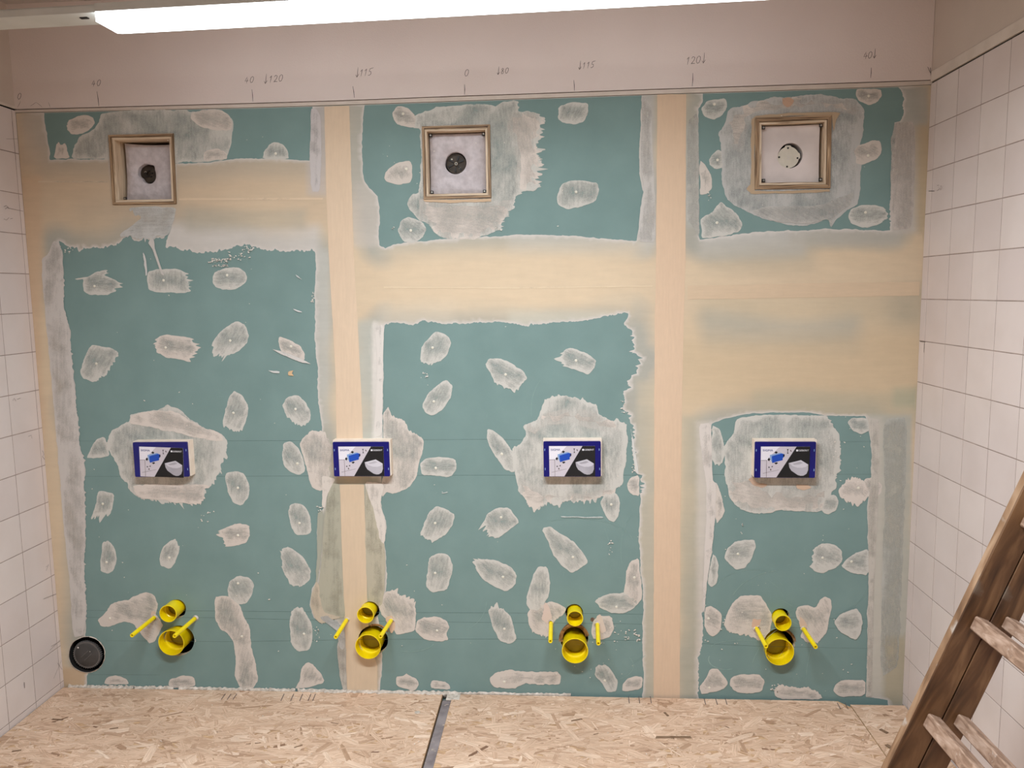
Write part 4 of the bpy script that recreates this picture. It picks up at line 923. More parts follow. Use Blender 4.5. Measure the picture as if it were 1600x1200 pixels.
# ------------------------------------------------------------------ tiled side walls
TT = .152; G = .0032
def tile_mesh(w, h):
    me = bpy.data.meshes.new('tile')
    b = .0005; d = .006
    fr = [(b, b), (w - b, b), (w - b, h - b), (b, h - b)]; md = [(0, 0), (w, 0), (w, h), (0, h)]
    v = [(0, p[0], p[1]) for p in fr] + [(-b, p[0], p[1]) for p in md] + [(-d, p[0], p[1]) for p in md]
    f = [(0, 1, 2, 3)] + [(i, 4 + i, 4 + (i + 1) % 4, (i + 1) % 4) for i in range(4)] + [(4 + i, 8 + i, 8 + (i + 1) % 4, 4 + (i + 1) % 4) for i in range(4)]
    me.from_pydata(v, [], f); me.materials.append(M['tile']); me.update()
    return me
TM = {}
def tiles(wall, side, ys, zs, nobj):
    """ys: column borders going towards the viewer (negative y), zs: row borders from the top down"""
    rest = MB()
    for ci in range(len(ys) - 1):
        y1, y0 = ys[ci] - G / 2 * (ci > 0), ys[ci + 1] + G / 2
        for ri in range(len(zs) - 1):
            z1, z0 = zs[ri] - G / 2 * (ri > 0), zs[ri + 1] + G / 2
            w_, h_ = round(y1 - y0, 4), round(z1 - z0, 4)
            if ci >= nobj:
                x = 0 if side < 0 else XR; sg = 1 if side < 0 else -1
                b = .0012
                vv = [(x, y0 + b, z0 + b), (x, y1 - b, z0 + b), (x, y1 - b, z1 - b), (x, y0 + b, z1 - b), (x - sg * .004, y0, z0), (x - sg * .004, y1, z0), (x - sg * .004, y1, z1), (x - sg * .004, y0, z1)]
                rest.add(vv, [(0, 1, 2, 3)] + [(i, 4 + i, 4 + (i + 1) % 4, (i + 1) % 4) for i in range(4)])
                continue
            if (w_, h_) not in TM: TM[(w_, h_)] = tile_mesh(w_, h_)
            o = bpy.data.objects.new('tile', TM[(w_, h_)])
            jig = random.uniform(-.0002, .0002)
            if side < 0: o.location = (jig, y0, z0)
            else:
                o.location = (XR + jig, y1, z0); o.rotation_euler = (0, 0, math.pi)
            link(o, wall)
    q = rest.obj('tile_field', M['tile'], wall); q['kind'] = 'stuff'
yl = [-.001, -.0216] + [-.0216 - TT * k for k in range(1, 31)]
zl = [2.293, 2.1326] + [1.9806 - TT * k for k in range(0, 14)] + [ZF - .012]
tiles(wall_left, -1, yl, zl, 13)
yr = [-.001, -.0435] + [-.0435 - TT * k for k in range(1, 31)]
zr = [2.2925] + [2.1419 - TT * k for k in range(0, 15)] + [ZF - .012]
tiles(wall_right, 1, yr, zr, 13)
MB().box((-.06, YB, ZF - .03), (-.0008, .2, 2.292)).obj('grout_bed', M['grout'], wall_left)
MB().box((XR + .0008, YB, ZF - .03), (XR + .06, .2, 2.292)).obj('grout_bed', M['grout'], wall_right)
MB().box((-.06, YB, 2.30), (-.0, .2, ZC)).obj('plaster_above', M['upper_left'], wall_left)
MB().box((-.06, YB, 2.290), (-.006, .2, 2.302)).obj('shadow_gap', M['dark'], wall_left)
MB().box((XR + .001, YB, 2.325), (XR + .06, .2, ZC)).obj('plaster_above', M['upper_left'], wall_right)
MB().box((XR + .006, YB, 2.290), (XR + .06, .2, 2.302)).obj('shadow_gap', M['dark'], wall_right)
o = MB().box((XR - .003, YB, 2.2985), (XR + .02, -.0005, 2.334), .001).obj('trim_1', M['trim']); tag(o, 'painted capping strip above the right wall tiles', kind='structure')
o = MB().box((-.004, YB, 2.299), (.0022, -.0005, 2.309), .0006).obj('trim_2', M['trim']); tag(o, kind='structure')
# pencil notes on the tiles
def tile_write(strokes, side, name='pencil_mark', w_=.0012, mt='pencil', parent=None):
    mb = MB(); X = (0.0012 if side < 0 else XR - .0012)
    for st in strokes:
        P = np.array([onp(p[0], p[1], 0, X) for p in st]); n = len(P)
        T = np.gradient(P, axis=0); T /= np.maximum(np.linalg.norm(T, axis=1), 1e-9)[:, None]
        S = np.c_[np.zeros(n), -T[:, 2], T[:, 1]] * w_ / 2
        v = [];
        for i in range(n): v += [tuple(P[i] + S[i]), tuple(P[i] - S[i])]
        mb.add(v, [(2 * i, 2 * i + 1, 2 * i + 3, 2 * i + 2) for i in range(n - 1)])
    mb.obj(name, M[mt], wall_left if side < 0 else wall_right)
tile_write([[(12, 325), (36, 330)], [(6, 323), (10, 321), (14, 326)], [(8, 327), (13, 323)]], -1)
tile_write([[(6, 342), (10, 344), (14, 340)], [(16, 342), (20, 341)]], -1)
tile_write([[(10, 217), (27, 217)], [(0, 234), (29, 240)], [(19, 190), (25, 250)]], -1, w_=.001)
tile_write([[(20, 626), (22, 622), (25, 627)], [(27, 624), (32, 622)]], -1)
tile_write([[(44, 682), (49, 680), (50, 685)]], -1)
tile_write([[(66, 704), (69, 710), (66, 713), (70, 718)]], -1, mt='ink')
tile_write([[(72, 886), (76, 882), (72, 892)]], -1)
tile_write([[(68, 936), (88, 928)]], -1)
tile_write([[(80, 1010), (94, 1002)], [(78, 1016), (94, 1000)], [(90, 1036), (97, 1046)], [(84, 1060), (96, 1032)]], -1, w_=.001)
tile_write([[(38, 1066), (38.5, 1075)]], -1, w_=.003)
tile_write([[(1464, 290), (1467, 289), (1466, 293), (1468, 295), (1464, 298)], [(1470, 290), (1468.5, 294), (1470, 297), (1471.5, 292), (1470, 290)]], 1)
tile_write([[(1437.5, 533.5), (1446, 534.5)], [(1444, 536), (1443.5, 551)]], 1, mt='ink', w_=.0018)
tile_write([[(1451, 298.5), (1460, 298.5)]], 1, mt='ink', w_=.0018)

# ------------------------------------------------------------------ floor: strand boards, steel strip, caulk
def osb_mat():
    m, nt, b = mat('strand_board')
    at = N(nt, 'ShaderNodeAttribute', _attribute_name='strand')
    uv = N(nt, 'ShaderNodeAttribute', _attribute_name='grain')
    n = N(nt, 'ShaderNodeTexNoise', Scale=1., Detail=4, Distortion=.6); L(nt, uv.outputs['Vector'], n.inputs['Vector'])
    base = ramp(nt, [(0, lin((122, 88, 66))), (.08, lin((184, 150, 122))), (.35, lin((214, 181, 154))), (.7, lin((229, 199, 173))), (1, lin((242, 217, 194)))], at.outputs['Fac'])
    f = ramp(nt, [(.3, (0, 0, 0)), (.62, (1, 1, 1))], n.outputs['Fac'])
    mx = N(nt, 'ShaderNodeMixRGB', _blend_type='MULTIPLY'); mx.inputs[0].default_value = .75
    g2 = ramp(nt, [(0, (.62, .56, .5)), (1, (1.02, 1.02, 1.02))], f)
    L(nt, base, mx.inputs[1]); L(nt, g2, mx.inputs[2])
    tc = N(nt, 'ShaderNodeTexCoord'); nd = N(nt, 'ShaderNodeTexNoise', Scale=3.5, Detail=7); L(nt, tc.outputs['Object'], nd.inputs['Vector'])
    m2 = N(nt, 'ShaderNodeMixRGB', _blend_type='MULTIPLY'); m2.inputs[0].default_value = .8
    L(nt, mx.outputs[0], m2.inputs[1]); L(nt, ramp(nt, [(.3, (.78, .76, .74)), (.65, (1, 1, 1))], nd.outputs['Fac']), m2.inputs[2])
    L(nt, m2.outputs[0], b.inputs['Base Color']); b.inputs['Roughness'].default_value = .7
    bp = N(nt, 'ShaderNodeBump', Strength=.3, Distance=.0008); L(nt, n.outputs['Fac'], bp.inputs['Height']); L(nt, bp.outputs[0], b.inputs['Normal'])
    return m
M['osb'] = osb_mat()
M['osb_body'] = noise_mat('strand_board_core', (172, 136, 102), (206, 172, 136), 30, .8, .5, 60, stretch=(1, 3, 1), detail=7)
def strands(x0, x1, y0, y1, ztop, n, dens_near, parent, seed):
    r = np.random.default_rng(seed)
    cx = r.uniform(x0, x1, n); cy = y1 - (y1 - y0) * r.uniform(0, 1, n) ** 1.35
    L_ = r.uniform(.05, .16, n) * r.choice([.6, 1, 1.1], n); Wd = np.clip(r.gamma(3, .0052, n), .004, .040)
    k = r.uniform(size=n) < .3; th = np.where(k, r.uniform(-1.6, 1.6, n), r.normal(0, .38, n))
    z = ztop + r.uniform(.0001, .0012, n)
    val = np.clip(r.normal(.54, .18, n), .1, 1); dk = r.uniform(size=n) < .03; val[dk] = r.uniform(0, .14, dk.sum()); Wd[dk] *= .55; L_[dk] *= .6
    # hexagonal strands with ragged ends
    ux = np.array([-.5, -.42, .45, .5, .4, -.46]); uy = np.array([.1, .5, .45, -.05, -.5, -.45])
    U = ux[None] * L_[:, None] * r.uniform(.85, 1.12, (n, 6)); V = uy[None] * Wd[:, None] * r.uniform(.75, 1.2, (n, 6))
    X = cx[:, None] + U * np.cos(th)[:, None] - V * np.sin(th)[:, None]; Y = cy[:, None] + U * np.sin(th)[:, None] + V * np.cos(th)[:, None]
    X = np.clip(X, x0, x1); Y = np.clip(Y, y0, y1)
    if dens_near:
        keep = ~((X - (x1 - dens_near * .85) + Y - (y1 - dens_near) > dens_near * .9) & (X > x1 - dens_near)).any(1)
        X, Y, U, V, z, val, th = X[keep], Y[keep], U[keep], V[keep], z[keep], val[keep], th[keep]; n = len(z)
    Z = z[:, None] + U * r.normal(0, .004, n)[:, None]
    Z = np.clip(Z, ztop + .00005, ztop + .0016)
    verts = np.stack([X, Y, Z], 2).reshape(-1, 3); c0 = np.array([(x0 + x1) / 2, (y0 + y1) / 2, ztop])
    me = bpy.data.meshes.new('surface_strands')
    me.from_pydata((verts - c0).tolist(), [], np.arange(n * 6).reshape(n, 6)[:, ::-1].tolist())
    me.materials.append(M['osb'])
    a = me.attributes.new('strand', 'FLOAT', 'POINT'); a.data.foreach_set('value', np.repeat(val, 6).astype(np.float32))
    a = me.attributes.new('grain', 'FLOAT_VECTOR', 'POINT')
    a.data.foreach_set('vector', np.stack([U * 16, V * 320, np.repeat(r.uniform(0, 50, n)[:, None], 6, 1)], 2).reshape(-1, 3).astype(np.float32).ravel())
    me.update()
    o = bpy.data.objects.new('surface_strands', me); o.location = c0; link(o, parent); o['kind'] = 'stuff'
    # face up
    return o
def osb(x0, x1, y1, ztop, n, seed, chamfer=None):
    poly = [(x0, YB), (x1, YB), (x1, y1), (x0, y1)]
    if chamfer: poly = [(x0, YB), (x1, YB), (x1, y1 - chamfer), (x1 - chamfer * .8, y1), (x0, y1)]
    o = MB().prism(poly, 2, ztop - .018, ztop).obj('strand_board', M['osb_body'], FLOOR)
    strands(x0 + .001, x1 - .001, -3.2, y1 - .001, ztop, n, chamfer or 0, o, seed)
    return o
osb(0.003, 1.5865, -.012, ZF, 9500, 1)
osb(1.6275, 3.172, -.012, ZF + .001, 9500, 2, .045)
osb(3.1765, XR - .004, -.030, ZF - .002, 1500, 3)
MB().box((1.592, YB, ZF - .02), (1.627, -.055, ZF - .0035), .001).obj('steel_strip', M['steel'], FLOOR)
# caulk bead along the left part of the wall foot
r = np.random.default_rng(8)
def bead(x0, x1, n, w0, name='caulk_bead'):
    v = []; f = []
    for i in range(n):
        x = x0 + (x1 - x0) * i / (n - 1); k = w0 * r.uniform(.55, 1.5) * (1 if 0 < i < n - 1 else .3); h = r.uniform(.004, .011)
        v += [(x, -.0015, ZF + h), (x, -.0015 - k * .35, ZF + h * .8), (x, -.0015 - k * .8, ZF + h * .45), (x, -.0015 - k, ZF - .001 + r.uniform(0, .002)), (x, -.0015, ZF - .02)]
    m = 5
    for i in range(n - 1):
        for j in range(m - 1): f.append((i * m + j, i * m + j + 1, (i + 1) * m + j + 1, (i + 1) * m + j))
    return mesh_obj(name, v, f, M['caulk'], FLOOR, smooth=True)
bead(.02, .30, 50, .013); bead(.302, .47, 30, .011); bead(.49, .98, 70, .010); bead(.99, 1.66, 80, .014); bead(1.66, 2.1, 50, .005)
MB().box((1.605, -.055, ZF - .004), (1.66, -.012, ZF + .003), .002).obj('caulk_dab', M['caulk'], FLOOR)
# dark offcut strands that read singly
M['dks'] = wood_mat('dark_strand_wood', (92, 68, 48), (122, 96, 74), (140, 114, 90), (2, 9, 2), 12)
for (x, y, l, w_, a) in ((1052, 1152, .13, .014, .03), (901, 1125, .045, .008, .35), (1041, 1116, .03, .010, -1.2), (1140 - 100, 1205, .05, .02, .5), (90, 1124, .045, .007, -.05), (178, 1138, .03, .005, .3), (26, 1173, .03, .007, .3), (466, 1166, .03, .004, .6), (1462, 1180, .02, .01, 1.2), (1381, 1142, .03, .012, -1.0), (1391, 1167, .035, .014, -1.1), (931, 1147, .02, .004, .4)):
    p = onp(x, y, 2, ZF + .002)
    if p[0] > XR - .03: continue
    c, s = math.cos(a), math.sin(a)
    q = [(p[0] + u * c - v * s, p[1] + u * s + v * c) for u, v in ((-l / 2, -w_ / 2), (l / 2, -w_ / 2.4), (l / 2 * .96, w_ / 2), (-l / 2 * .93, w_ / 2.2))]
    MB().prism(q, 2, ZF + .0005, ZF + .0026).obj('dark_strand', M['dks'], FLOOR)
p0 = onp(652, 1113, 2, ZF + .002)
MB().lathe([(.008, 0), (.011, .0012), (.007, .003), (.001, .0034)], (p0[0], p0[1], ZF + .001), axis=2, n=9, cap1=True).obj('filler_dab', M['caulk'], FLOOR, True)
# pencil ticks printed near the board ends
mb = MB()
for xs_, y0_, y1_ in (((444, 459, 473, 486, 493), 1084, 1095), ((982, 998, 1016), 1088, 1099), ((1100, 1118, 1133), 1091, 1101), ((1308, 1320), 1098, 1108), ((352, 361, 370), 1084, 1093)):
    for x_ in xs_:
        a = onp(x_, y0_, 2, ZF + .0026); b = onp(x_ - (875 - x_) * .012, y1_, 2, ZF + .0026)
        mb.add([(a[0] - .0015, a[1], a[2]), (a[0] + .0015, a[1], a[2]), (b[0] + .0015, b[1], b[2]), (b[0] - .0015, b[1], b[2])], [(0, 1, 2, 3)])
mb.obj('printed_ticks', M['pencil'], FLOOR)
vs = []; fs = []
for _ in range(150):
    x, y = r.uniform(.05, 3.3), -r.uniform(.03, 1.0); s = r.uniform(.0006, .0022)
    if 1.58 < x < 1.63: continue
    k = len(vs); z = ZF + .0022
    vs += [(x - s, y, z), (x + s * .5, y - s, z), (x + s, y + s * .6, z), (x, y + s * .4, z + s * 1.2)]; fs += [(k, k + 1, k + 3), (k + 1, k + 2, k + 3), (k + 2, k, k + 3)]
o = mesh_obj('plaster_crumbs', vs, fs, M['crumb'], FLOOR); o['kind'] = 'stuff'

# ------------------------------------------------------------------ ventilation recesses
LABR = ['square plywood-framed recess nearest the left wall, torn opening in its white wool',
        'square plywood-framed recess in the middle, round brown cap in white wool',
        'square plywood-framed recess nearest the right wall, cream disc in a smooth white board']
for i, R in enumerate(RECESS):
    w = wpts(R); c = w.mean(0)
    root = empty('ventilation_recess', (c[0], 0, c[2]), LABR[i], 'ventilation recess', 'ventilation recesses along the top')
    tl, tr, br, bl = [p[[0, 2]] for p in w]
    def ringboards(t0, t1, yf, yb, mh, mv, name):
        cc = np.array([c[0], c[2]])
        def ins(p, t):
            d = cc - p; return p + np.sign(d) * t
        o_ = [ins(p, t0) for p in (tl, tr, br, bl)]; n_ = [ins(p, t1) for p in (tl, tr, br, bl)]
        for a, b, m_ in ((0, 1, mh), (1, 2, mv), (2, 3, mh), (3, 0, mv)):
            MB().prism([o_[a], o_[b], n_[b], n_[a]], 1, yf, yb).obj(name, m_, root)
    ringboards(.0008, .0095 if i < 2 else .014, -.006, .11, M['ply_oh'], M['ply_ov'], 'frame_board')
    ringboards(.0108 if i < 2 else .0155, .0185 if i < 2 else .023, -.002, .11, M['ply_h'], M['ply_v'], 'liner_board')
    # insulation with a round opening
    t = .021 if i < 2 else .026
    yy = (.052, .040, .022)[i]
    hc, hr = (((229, 271), .036), ((712, 255), .0405), ((1234.5, 243), .0450))[i]
    wc = onp(hc[0], hc[1], 1, yy)
    cc = np.array([c[0], c[2]])
    q = [p + np.sign(cc - p) * t for p in (tl, tr, br, bl)]
    if i == 0:
        q[0] = q[0] + np.array([.010, -.002]); q[3] = q[3] + np.array([.006, 0]); q[1] = q[1] + np.array([-.002, -.010])
    if i == 2:
        q[1] = q[1] + np.array([-.006, 0]); q[2] = q[2] + np.array([-.008, 0])
    E_ = []
    for a in range(4):
        for k in range(14): 
            p = q[a] * (1 - k / 14) + q[(a + 1) % 4] * k / 14
            bow = math.sin(math.pi * k / 14) * (.004 if i == 0 else .0015)
            E_.append(p + np.sign(cc - p) * bow * np.array([abs(math.sin(a * math.pi / 2 + 0)), abs(math.cos(a * math.pi / 2))]))
    hole = circle(wc[0], wc[2], hr, hr, 40, .02 if i else .05, i)
    if i == 0:
        a_ = np.arctan2(hole[:, 1] - wc[2], hole[:, 0] - wc[0])
        m_ = 1 + .22 * np.exp(-((a_ - .75) / .3) ** 2) + .12 * np.exp(-((a_ + .9) / .5) ** 2) - .2 * np.exp(-((np.abs(a_) - 2.4) / .35) ** 2) * (a_ < 0)
        hole = np.c_[wc[0] + (hole[:, 0] - wc[0]) * m_, wc[2] + (hole[:, 1] - wc[2]) * m_]
    Vv, Tt, lp = fill(np.array(E_), [hole], .014)
    dd = dist(Vv, lp)
    rr_ = np.random.default_rng(i)
    lump = sum(np.sin(Vv[:, 0] * f1 + ph) * np.sin(Vv[:, 1] * f2 + ph * 2) for f1, f2, ph in ((60, 50, 1), (110, 90, 2), (40, 95, 4))) * (.0010 if i < 2 else .0001)
    puff = np.clip(dd / .02, 0, 1); puff = np.sqrt(puff) * (.010 if i < 2 else .001)
    v3 = np.c_[Vv[:, 0], yy - puff - lump * (dd > .002), Vv[:, 1]]
    nf = len(v3); allv = [v3]; ff = [tuple(t_)[::-1] for t_ in Tt.tolist()]
    off = nf
    for loop in lp:
        a3 = np.c_[loop[:, 0], np.full(len(loop), yy), loop[:, 1]]; b3 = a3.copy(); b3[:, 1] = yy + .045; m_ = len(a3)
        allv += [a3, b3]; ff += [(off + k, off + (k + 1) % m_, off + m_ + (k + 1) % m_, off + m_ + k) for k in range(m_)]; off += 2 * m_
    mesh_obj('insulation_pad' if i < 2 else 'foam_board', np.vstack(allv), ff, M['wool'] if i < 2 else M['padboard'], root, smooth=(i < 2))
    MB().box((c[0] - .115, .112, c[2] - .115), (c[0] + .115, .118, c[2] + .115)).obj('recess_back', M['dark'], root)
    x, z = wc[0], wc[2]
    if i == 0:
        cap = MB().lathe([(.034, .03), (.034, .0), (.030, -.002), (.008, -.003), (.008, .004), (.001, .004)], (x - .002, yy + .022, z + .001), n=32, cap1=True).obj('duct_cap', M['capdark'], root, True)
        MB().lathe([(.0045, 0), (.0045, -.004), (.0028, -.004), (.0028, 0)], (x - .012, yy + .018, z + .006), n=14).obj('cap_ring', M['steelscrew'], cap, True)
        for k in range(5):
            a = k * 1.25 + .3
            MB().box((x + .012 * math.cos(a) - .0045, yy + .013, z + .012 * math.sin(a) - .002), (x + .012 * math.cos(a) + .005, yy + .02, z + .012 * math.sin(a) + .002), .0008).obj('cap_rib', M['capblack'], cap)
    elif i == 1:
        cap = MB().lathe([(.038, .03), (.038, .004), (.036, 0), (.033, 0), (.032, .003), (.010, .003), (.009, 0), (.001, 0)], (x, yy + .014, z), n=36, cap1=True).obj('duct_cap', M['capdark'], root, True)
        MB().lathe([(.0052, 0), (.0052, -.003), (.0034, -.003), (.0034, 0)], (x, yy + .014, z), n=14).obj('cap_ring', M['capwhite'], cap, True)
        MB().lathe([(.0030, .0), (.0030, -.0022), (.001, -.0022)], (x, yy + .014, z), n=12, cap1=True).obj('cap_hub', M['capblack'], cap, True)
        for (dx, dz) in ((-.016, .017), (.013, -.016)):
            MB().lathe([(.003, 0), (.003, -.002), (.001, -.0026)], (x + dx, yy + .016, z + dz), n=12, cap1=True).obj('cap_screw', M['capwhite'], cap, True)
        for a in (.4, 1.2, 2.6, 3.5, 4.6, 5.4):
            ca, sa = math.cos(a), math.sin(a)
            q4 = [(x + .011 * ca - .0016 * sa, z + .011 * sa + .0016 * ca), (x + .030 * ca - .003 * sa, z + .030 * sa + .003 * ca), (x + .030 * ca + .003 * sa, z + .030 * sa - .003 * ca), (x + .011 * ca + .0016 * sa, z + .011 * sa - .0016 * ca)]
            MB().prism(q4, 1, yy + .0125, yy + .0175).obj('cap_rib', M['capblack'], cap)
    else:
        # cream disc set a little off centre so that a dark crescent stays open
        cx_, cz_ = x - .0058, z - .0062
        out = []
        for k in range(72):
            a = 2 * math.pi * k / 72; rr0 = .0385
            for ac in (1.62, .12, 4.55, 3.1):
                da = (a - ac + math.pi) % (2 * math.pi) - math.pi
                if abs(da) < .26: rr0 = .0425
            out.append((cx_ + rr0 * math.cos(a), cz_ + rr0 * math.sin(a)))
        cap = MB().prism(out, 1, yy + .002, yy + .006).obj('duct_cap', M['capwhite'], root)
        for ac in (1.62, -.1, 4.6, 3.1):
            MB().lathe([(.0033, 0), (.0033, -.0012), (.001, -.0014)], (cx_ + .033 * math.cos(ac), yy + .002, cz_ + .033 * math.sin(ac)), n=12, cap1=True).obj('cap_hole', M['capblack'], cap)
        for k, (a, b) in enumerate(((-.006, .006), (-.004, .008), (-.006, .004))):
            MB().box((cx_ + a, yy + .0014, cz_ - .008 + k * .006), (cx_ + b, yy + .0021, cz_ - .0073 + k * .006)).obj('cap_print', M['grey_print'], cap)
    for (sx, sz) in ((-1, 1), (1, 1), (1, -1), (-1, -1)):
        if i == 0 and (sx, sz) != (-1, -1): continue
        p = {(-1, 1): tl, (1, 1): tr, (1, -1): br, (-1, -1): bl}[(sx, sz)]
        e = .022 if i < 2 else .027
        bx, bz = p[0] - sx * e, p[1] - sz * e
        br_ = MB().box((bx - sx * .012, yy - .016, bz - sz * .012), (bx, yy - .011, bz), .001).obj('corner_bracket', M['capblack'], root)
        MB().lathe([(.0032, 0), (.0032, -.002), (.001, -.0022)], (bx - sx * .006, yy - .016, bz - sz * .006), n=10, cap1=True).obj('bracket_screw', M['steelscrew'], br_, True)
    # smear of plaster round the third frame, tan edge below the second
    if i == 2:
        for poly in ([(1174, 187), (1180, 182), (1240, 176), (1312, 176), (1308, 181), (1240, 181), (1179, 186), (1179, 300), (1172, 304)],
                     [(1299, 178), (1312, 177), (1306, 186), (1302, 205), (1300, 192)], [(1170, 290), (1178, 284), (1179, 299), (1240, 298), (1296, 296), (1296, 300), (1240, 302), (1175, 303), (1166, 296)]):
            over('filler_smear', poly, (196, 170, 138), .9, amp=.6, y0=.0016, step=0, smooth=0)
    if i == 1:
        over('filler_smear', [(661, 312), (700, 312.5), (767, 310.5), (768, 315), (700, 317), (664, 315)], (216, 186, 152), .9, amp=.4, y0=.0016, step=0, smooth=0, ang=0)

# ------------------------------------------------------------------ yellow pipes and sleeves
WH = ['pair nearest the left wall', 'pair on the taped seam', 'pair right of the middle', 'pair nearest the ladder']
for i, P in enumerate(PIPES):
    for kind in ('big', 'small'):
        x, y, r_, p = P[kind]
        w = onp(x, y, 1, -p); R_ = r_ * (2.9666 - p + .0) / F * 1.0
        R_ = r_ * ((np.array([w[0], -p, w[2]]) - CAM) @ FW) / F
        nm = 'drain_pipe' if kind == 'big' else 'flush_pipe'
        lab = ('wide open yellow drain pipe stub, lower of the %s' if kind == 'big' else 'narrow yellow flush pipe stub, upper of the %s') % WH[i]
        root = empty(nm, (w[0], 0, w[2]), lab, 'pipe', 'wide yellow drain stubs' if kind == 'big' else 'narrow yellow flush stubs')
        th = .0030; dp = .072 if kind == 'big' else .060
        cx, cz = w[0], w[2]
        MB().lathe([(R_ * .95, .10), (R_ * .955, -p + .012), (R_, -p + .004), (R_, -p), (R_ - th, -p), (R_ - th, -p + dp * .62), (R_ * .84, -p + dp * .66), (R_ * .80, -p + dp)], (cx, 0, cz), n=48).obj('pipe_wall', M['yellow'], root, True)
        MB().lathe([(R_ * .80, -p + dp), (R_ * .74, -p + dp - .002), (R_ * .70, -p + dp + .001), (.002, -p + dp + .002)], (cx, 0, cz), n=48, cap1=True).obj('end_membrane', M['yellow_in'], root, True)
    for k, (tip, rt) in enumerate(P['rods']):
        b = onp(rt[0], rt[1], 1, 0)
        # length that carries the tip to its place
        best = min(np.linspace(.05, .26, 85), key=lambda q: np.hypot(*(np.array([800 + F * ((np.array([b[0], -q, b[2]]) - CAM) @ RT) / ((np.array([b[0], -q, b[2]]) - CAM) @ FW), 600 - F * ((np.array([b[0], -q, b[2]]) - CAM) @ UP) / ((np.array([b[0], -q, b[2]]) - CAM) @ FW)]) - np.array(tip))))
        t = onp(tip[0], tip[1], 1, -best)
        root = empty('fixing_sleeve', (b[0], 0, b[2]), 'thin yellow sleeve sticking out, %s of the %s' % (('left', 'right')[k], WH[i]), 'sleeve', 'thin yellow fixing sleeves')
        ax = Vector((t[0] - b[0], -best, t[2] - b[2])); ln = ax.length; ax.normalize()
        side = ax.cross(Vector((0, 0, 1))).normalized(); up = side.cross(ax)
        mb = MB(); n = 20; prof = [(.0082, -.03), (.0082, ln - .004), (.0076, ln), (.0042, ln), (.0036, ln - .012), (.001, ln - .012)]
        v = []
        for r2, tt in prof:
            for q in range(n):
                a = 2 * math.pi * q / n; pp = Vector((b[0], 0, b[2])) + ax * tt + side * (r2 * math.cos(a)) + up * (r2 * math.sin(a)); v.append(tuple(pp))
        f = [(j * n + q, j * n + (q + 1) % n, (j + 1) * n + (q + 1) % n, (j + 1) * n + q) for j in range(len(prof) - 1) for q in range(n)]
        f.append(tuple(range((len(prof) - 1) * n, len(prof) * n)))
        mb.add(v, f).obj('sleeve_tube', M['yellow'], root, True)
        # collar of filler and a dark nick at the root
        a_ = circle(0, 0, 1, 1, 14, .16, i * 2 + k)
        v = [(b[0] + q[0] * .0135, -.0012, b[2] + q[1] * .0125) for q in a_] + [(b[0] + q[0] * .0088, -.007, b[2] + q[1] * .0088) for q in a_]
        mesh_obj('filler_collar', v, [(j, (j + 1) % 14, 14 + (j + 1) % 14, 14 + j) for j in range(14)], M['caulk'], root, smooth=True)
    # ragged brown foam left in the third big opening
foam_px = base_px(PIPES[2]['big'][0], PIPES[2]['big'][1], .06)
def foam(cx, cy, r0, r1, a0, a1, y=.004, seed=0):
    rr_ = np.random.default_rng(seed); n = 26; v = []; f = []
    for i_ in range(n):
        a = math.radians(a0 + (a1 - a0) * i_ / (n - 1)); k = math.sin(math.pi * i_ / (n - 1))
        for rad, yy in ((r1, y), (r1 * .9 + r0 * .1, -.004 * k + rr_.uniform(-.002, .002)), (r0 * .4 + r1 * .6, -.006 * k + rr_.uniform(-.002, .002)), (r0, y)):
            q = onp(cx + rad * math.cos(a), cy + rad * math.sin(a)); v.append((q[0], yy, q[2]))
    for i_ in range(n - 1):
        for j in range(3): f.append((i_ * 4 + j, i_ * 4 + j + 1, (i_ + 1) * 4 + j + 1, (i_ + 1) * 4 + j))
    mesh_obj('foam_packing', v, f, M['brownfoam'], wall_back, smooth=True)
hx, hy = HOLES[4].mean(0); foam(hx, hy, 18, 24.6, 165, 350, seed=1)
hx, hy = HOLES[2].mean(0); foam(hx + 3, hy - 1, 20.5, 25, 250, 330, seed=2)
hx, hy = HOLES[6].mean(0); foam(hx + 3, hy - 1, 20.5, 25, 270, 350, seed=3)
w = onp(926, 968); MB().lathe([(.009, 0), (.008, -.0012), (.001, -.0014)], (w[0], -.0004, w[2]), n=12, cap1=True).obj('drill_hole', noise_mat('brown_hole', (96, 76, 62), (130, 108, 92), 90, .9), wall_back)

# dark duct plug low in the left corner
w = onp(137.5, 1022, 1, .015); cx, cz = w[0], w[2]
root = empty('duct_plug', (cx, 0, cz), 'dark grey toothed round plug in the hole at the lower left corner', 'plug')
out = []
for k in range(120):
    a = 2 * math.pi * k / 120; rr0 = .0560 if (k % 3) else .0605
    out.append((cx + rr0 * math.cos(a), cz + rr0 * math.sin(a)))
MB().prism(out, 1, .007, .022).obj('toothed_disc', M['pluglight'], root)
MB().lathe([(.051, .007), (.049, .0055), (.003, .0052)], (cx, 0, cz), n=48, cap1=True).obj('plug_face', M['plug'], root, True)
for dx, dz in ((-.006, .007), (.008, -.006)):
    a = .72; l = .024
    c, s = math.cos(a), math.sin(a)
    q = [(cx + dx + u * c - v * s, cz + dz + u * s + v * c) for u, v in ((-l, -.0013), (l * .8, -.0013), (l * .8, .0013), (-l, .0013))]
    MB().prism(q, 1, .0025, .0056).obj('grip_rib', M['pluglight'], root)
MB().lathe([(.078, .03), (.078, .15)], (cx, 0, cz), n=36).obj('duct_pipe', M['dark'], root, True)
MB().lathe([(.0035, .0), (.0025, -.002), (.0005, -.0025)], (cx - .034, .006, cz + .032), n=7, cap1=True).obj('plaster_crumb', M['crumb'], root)
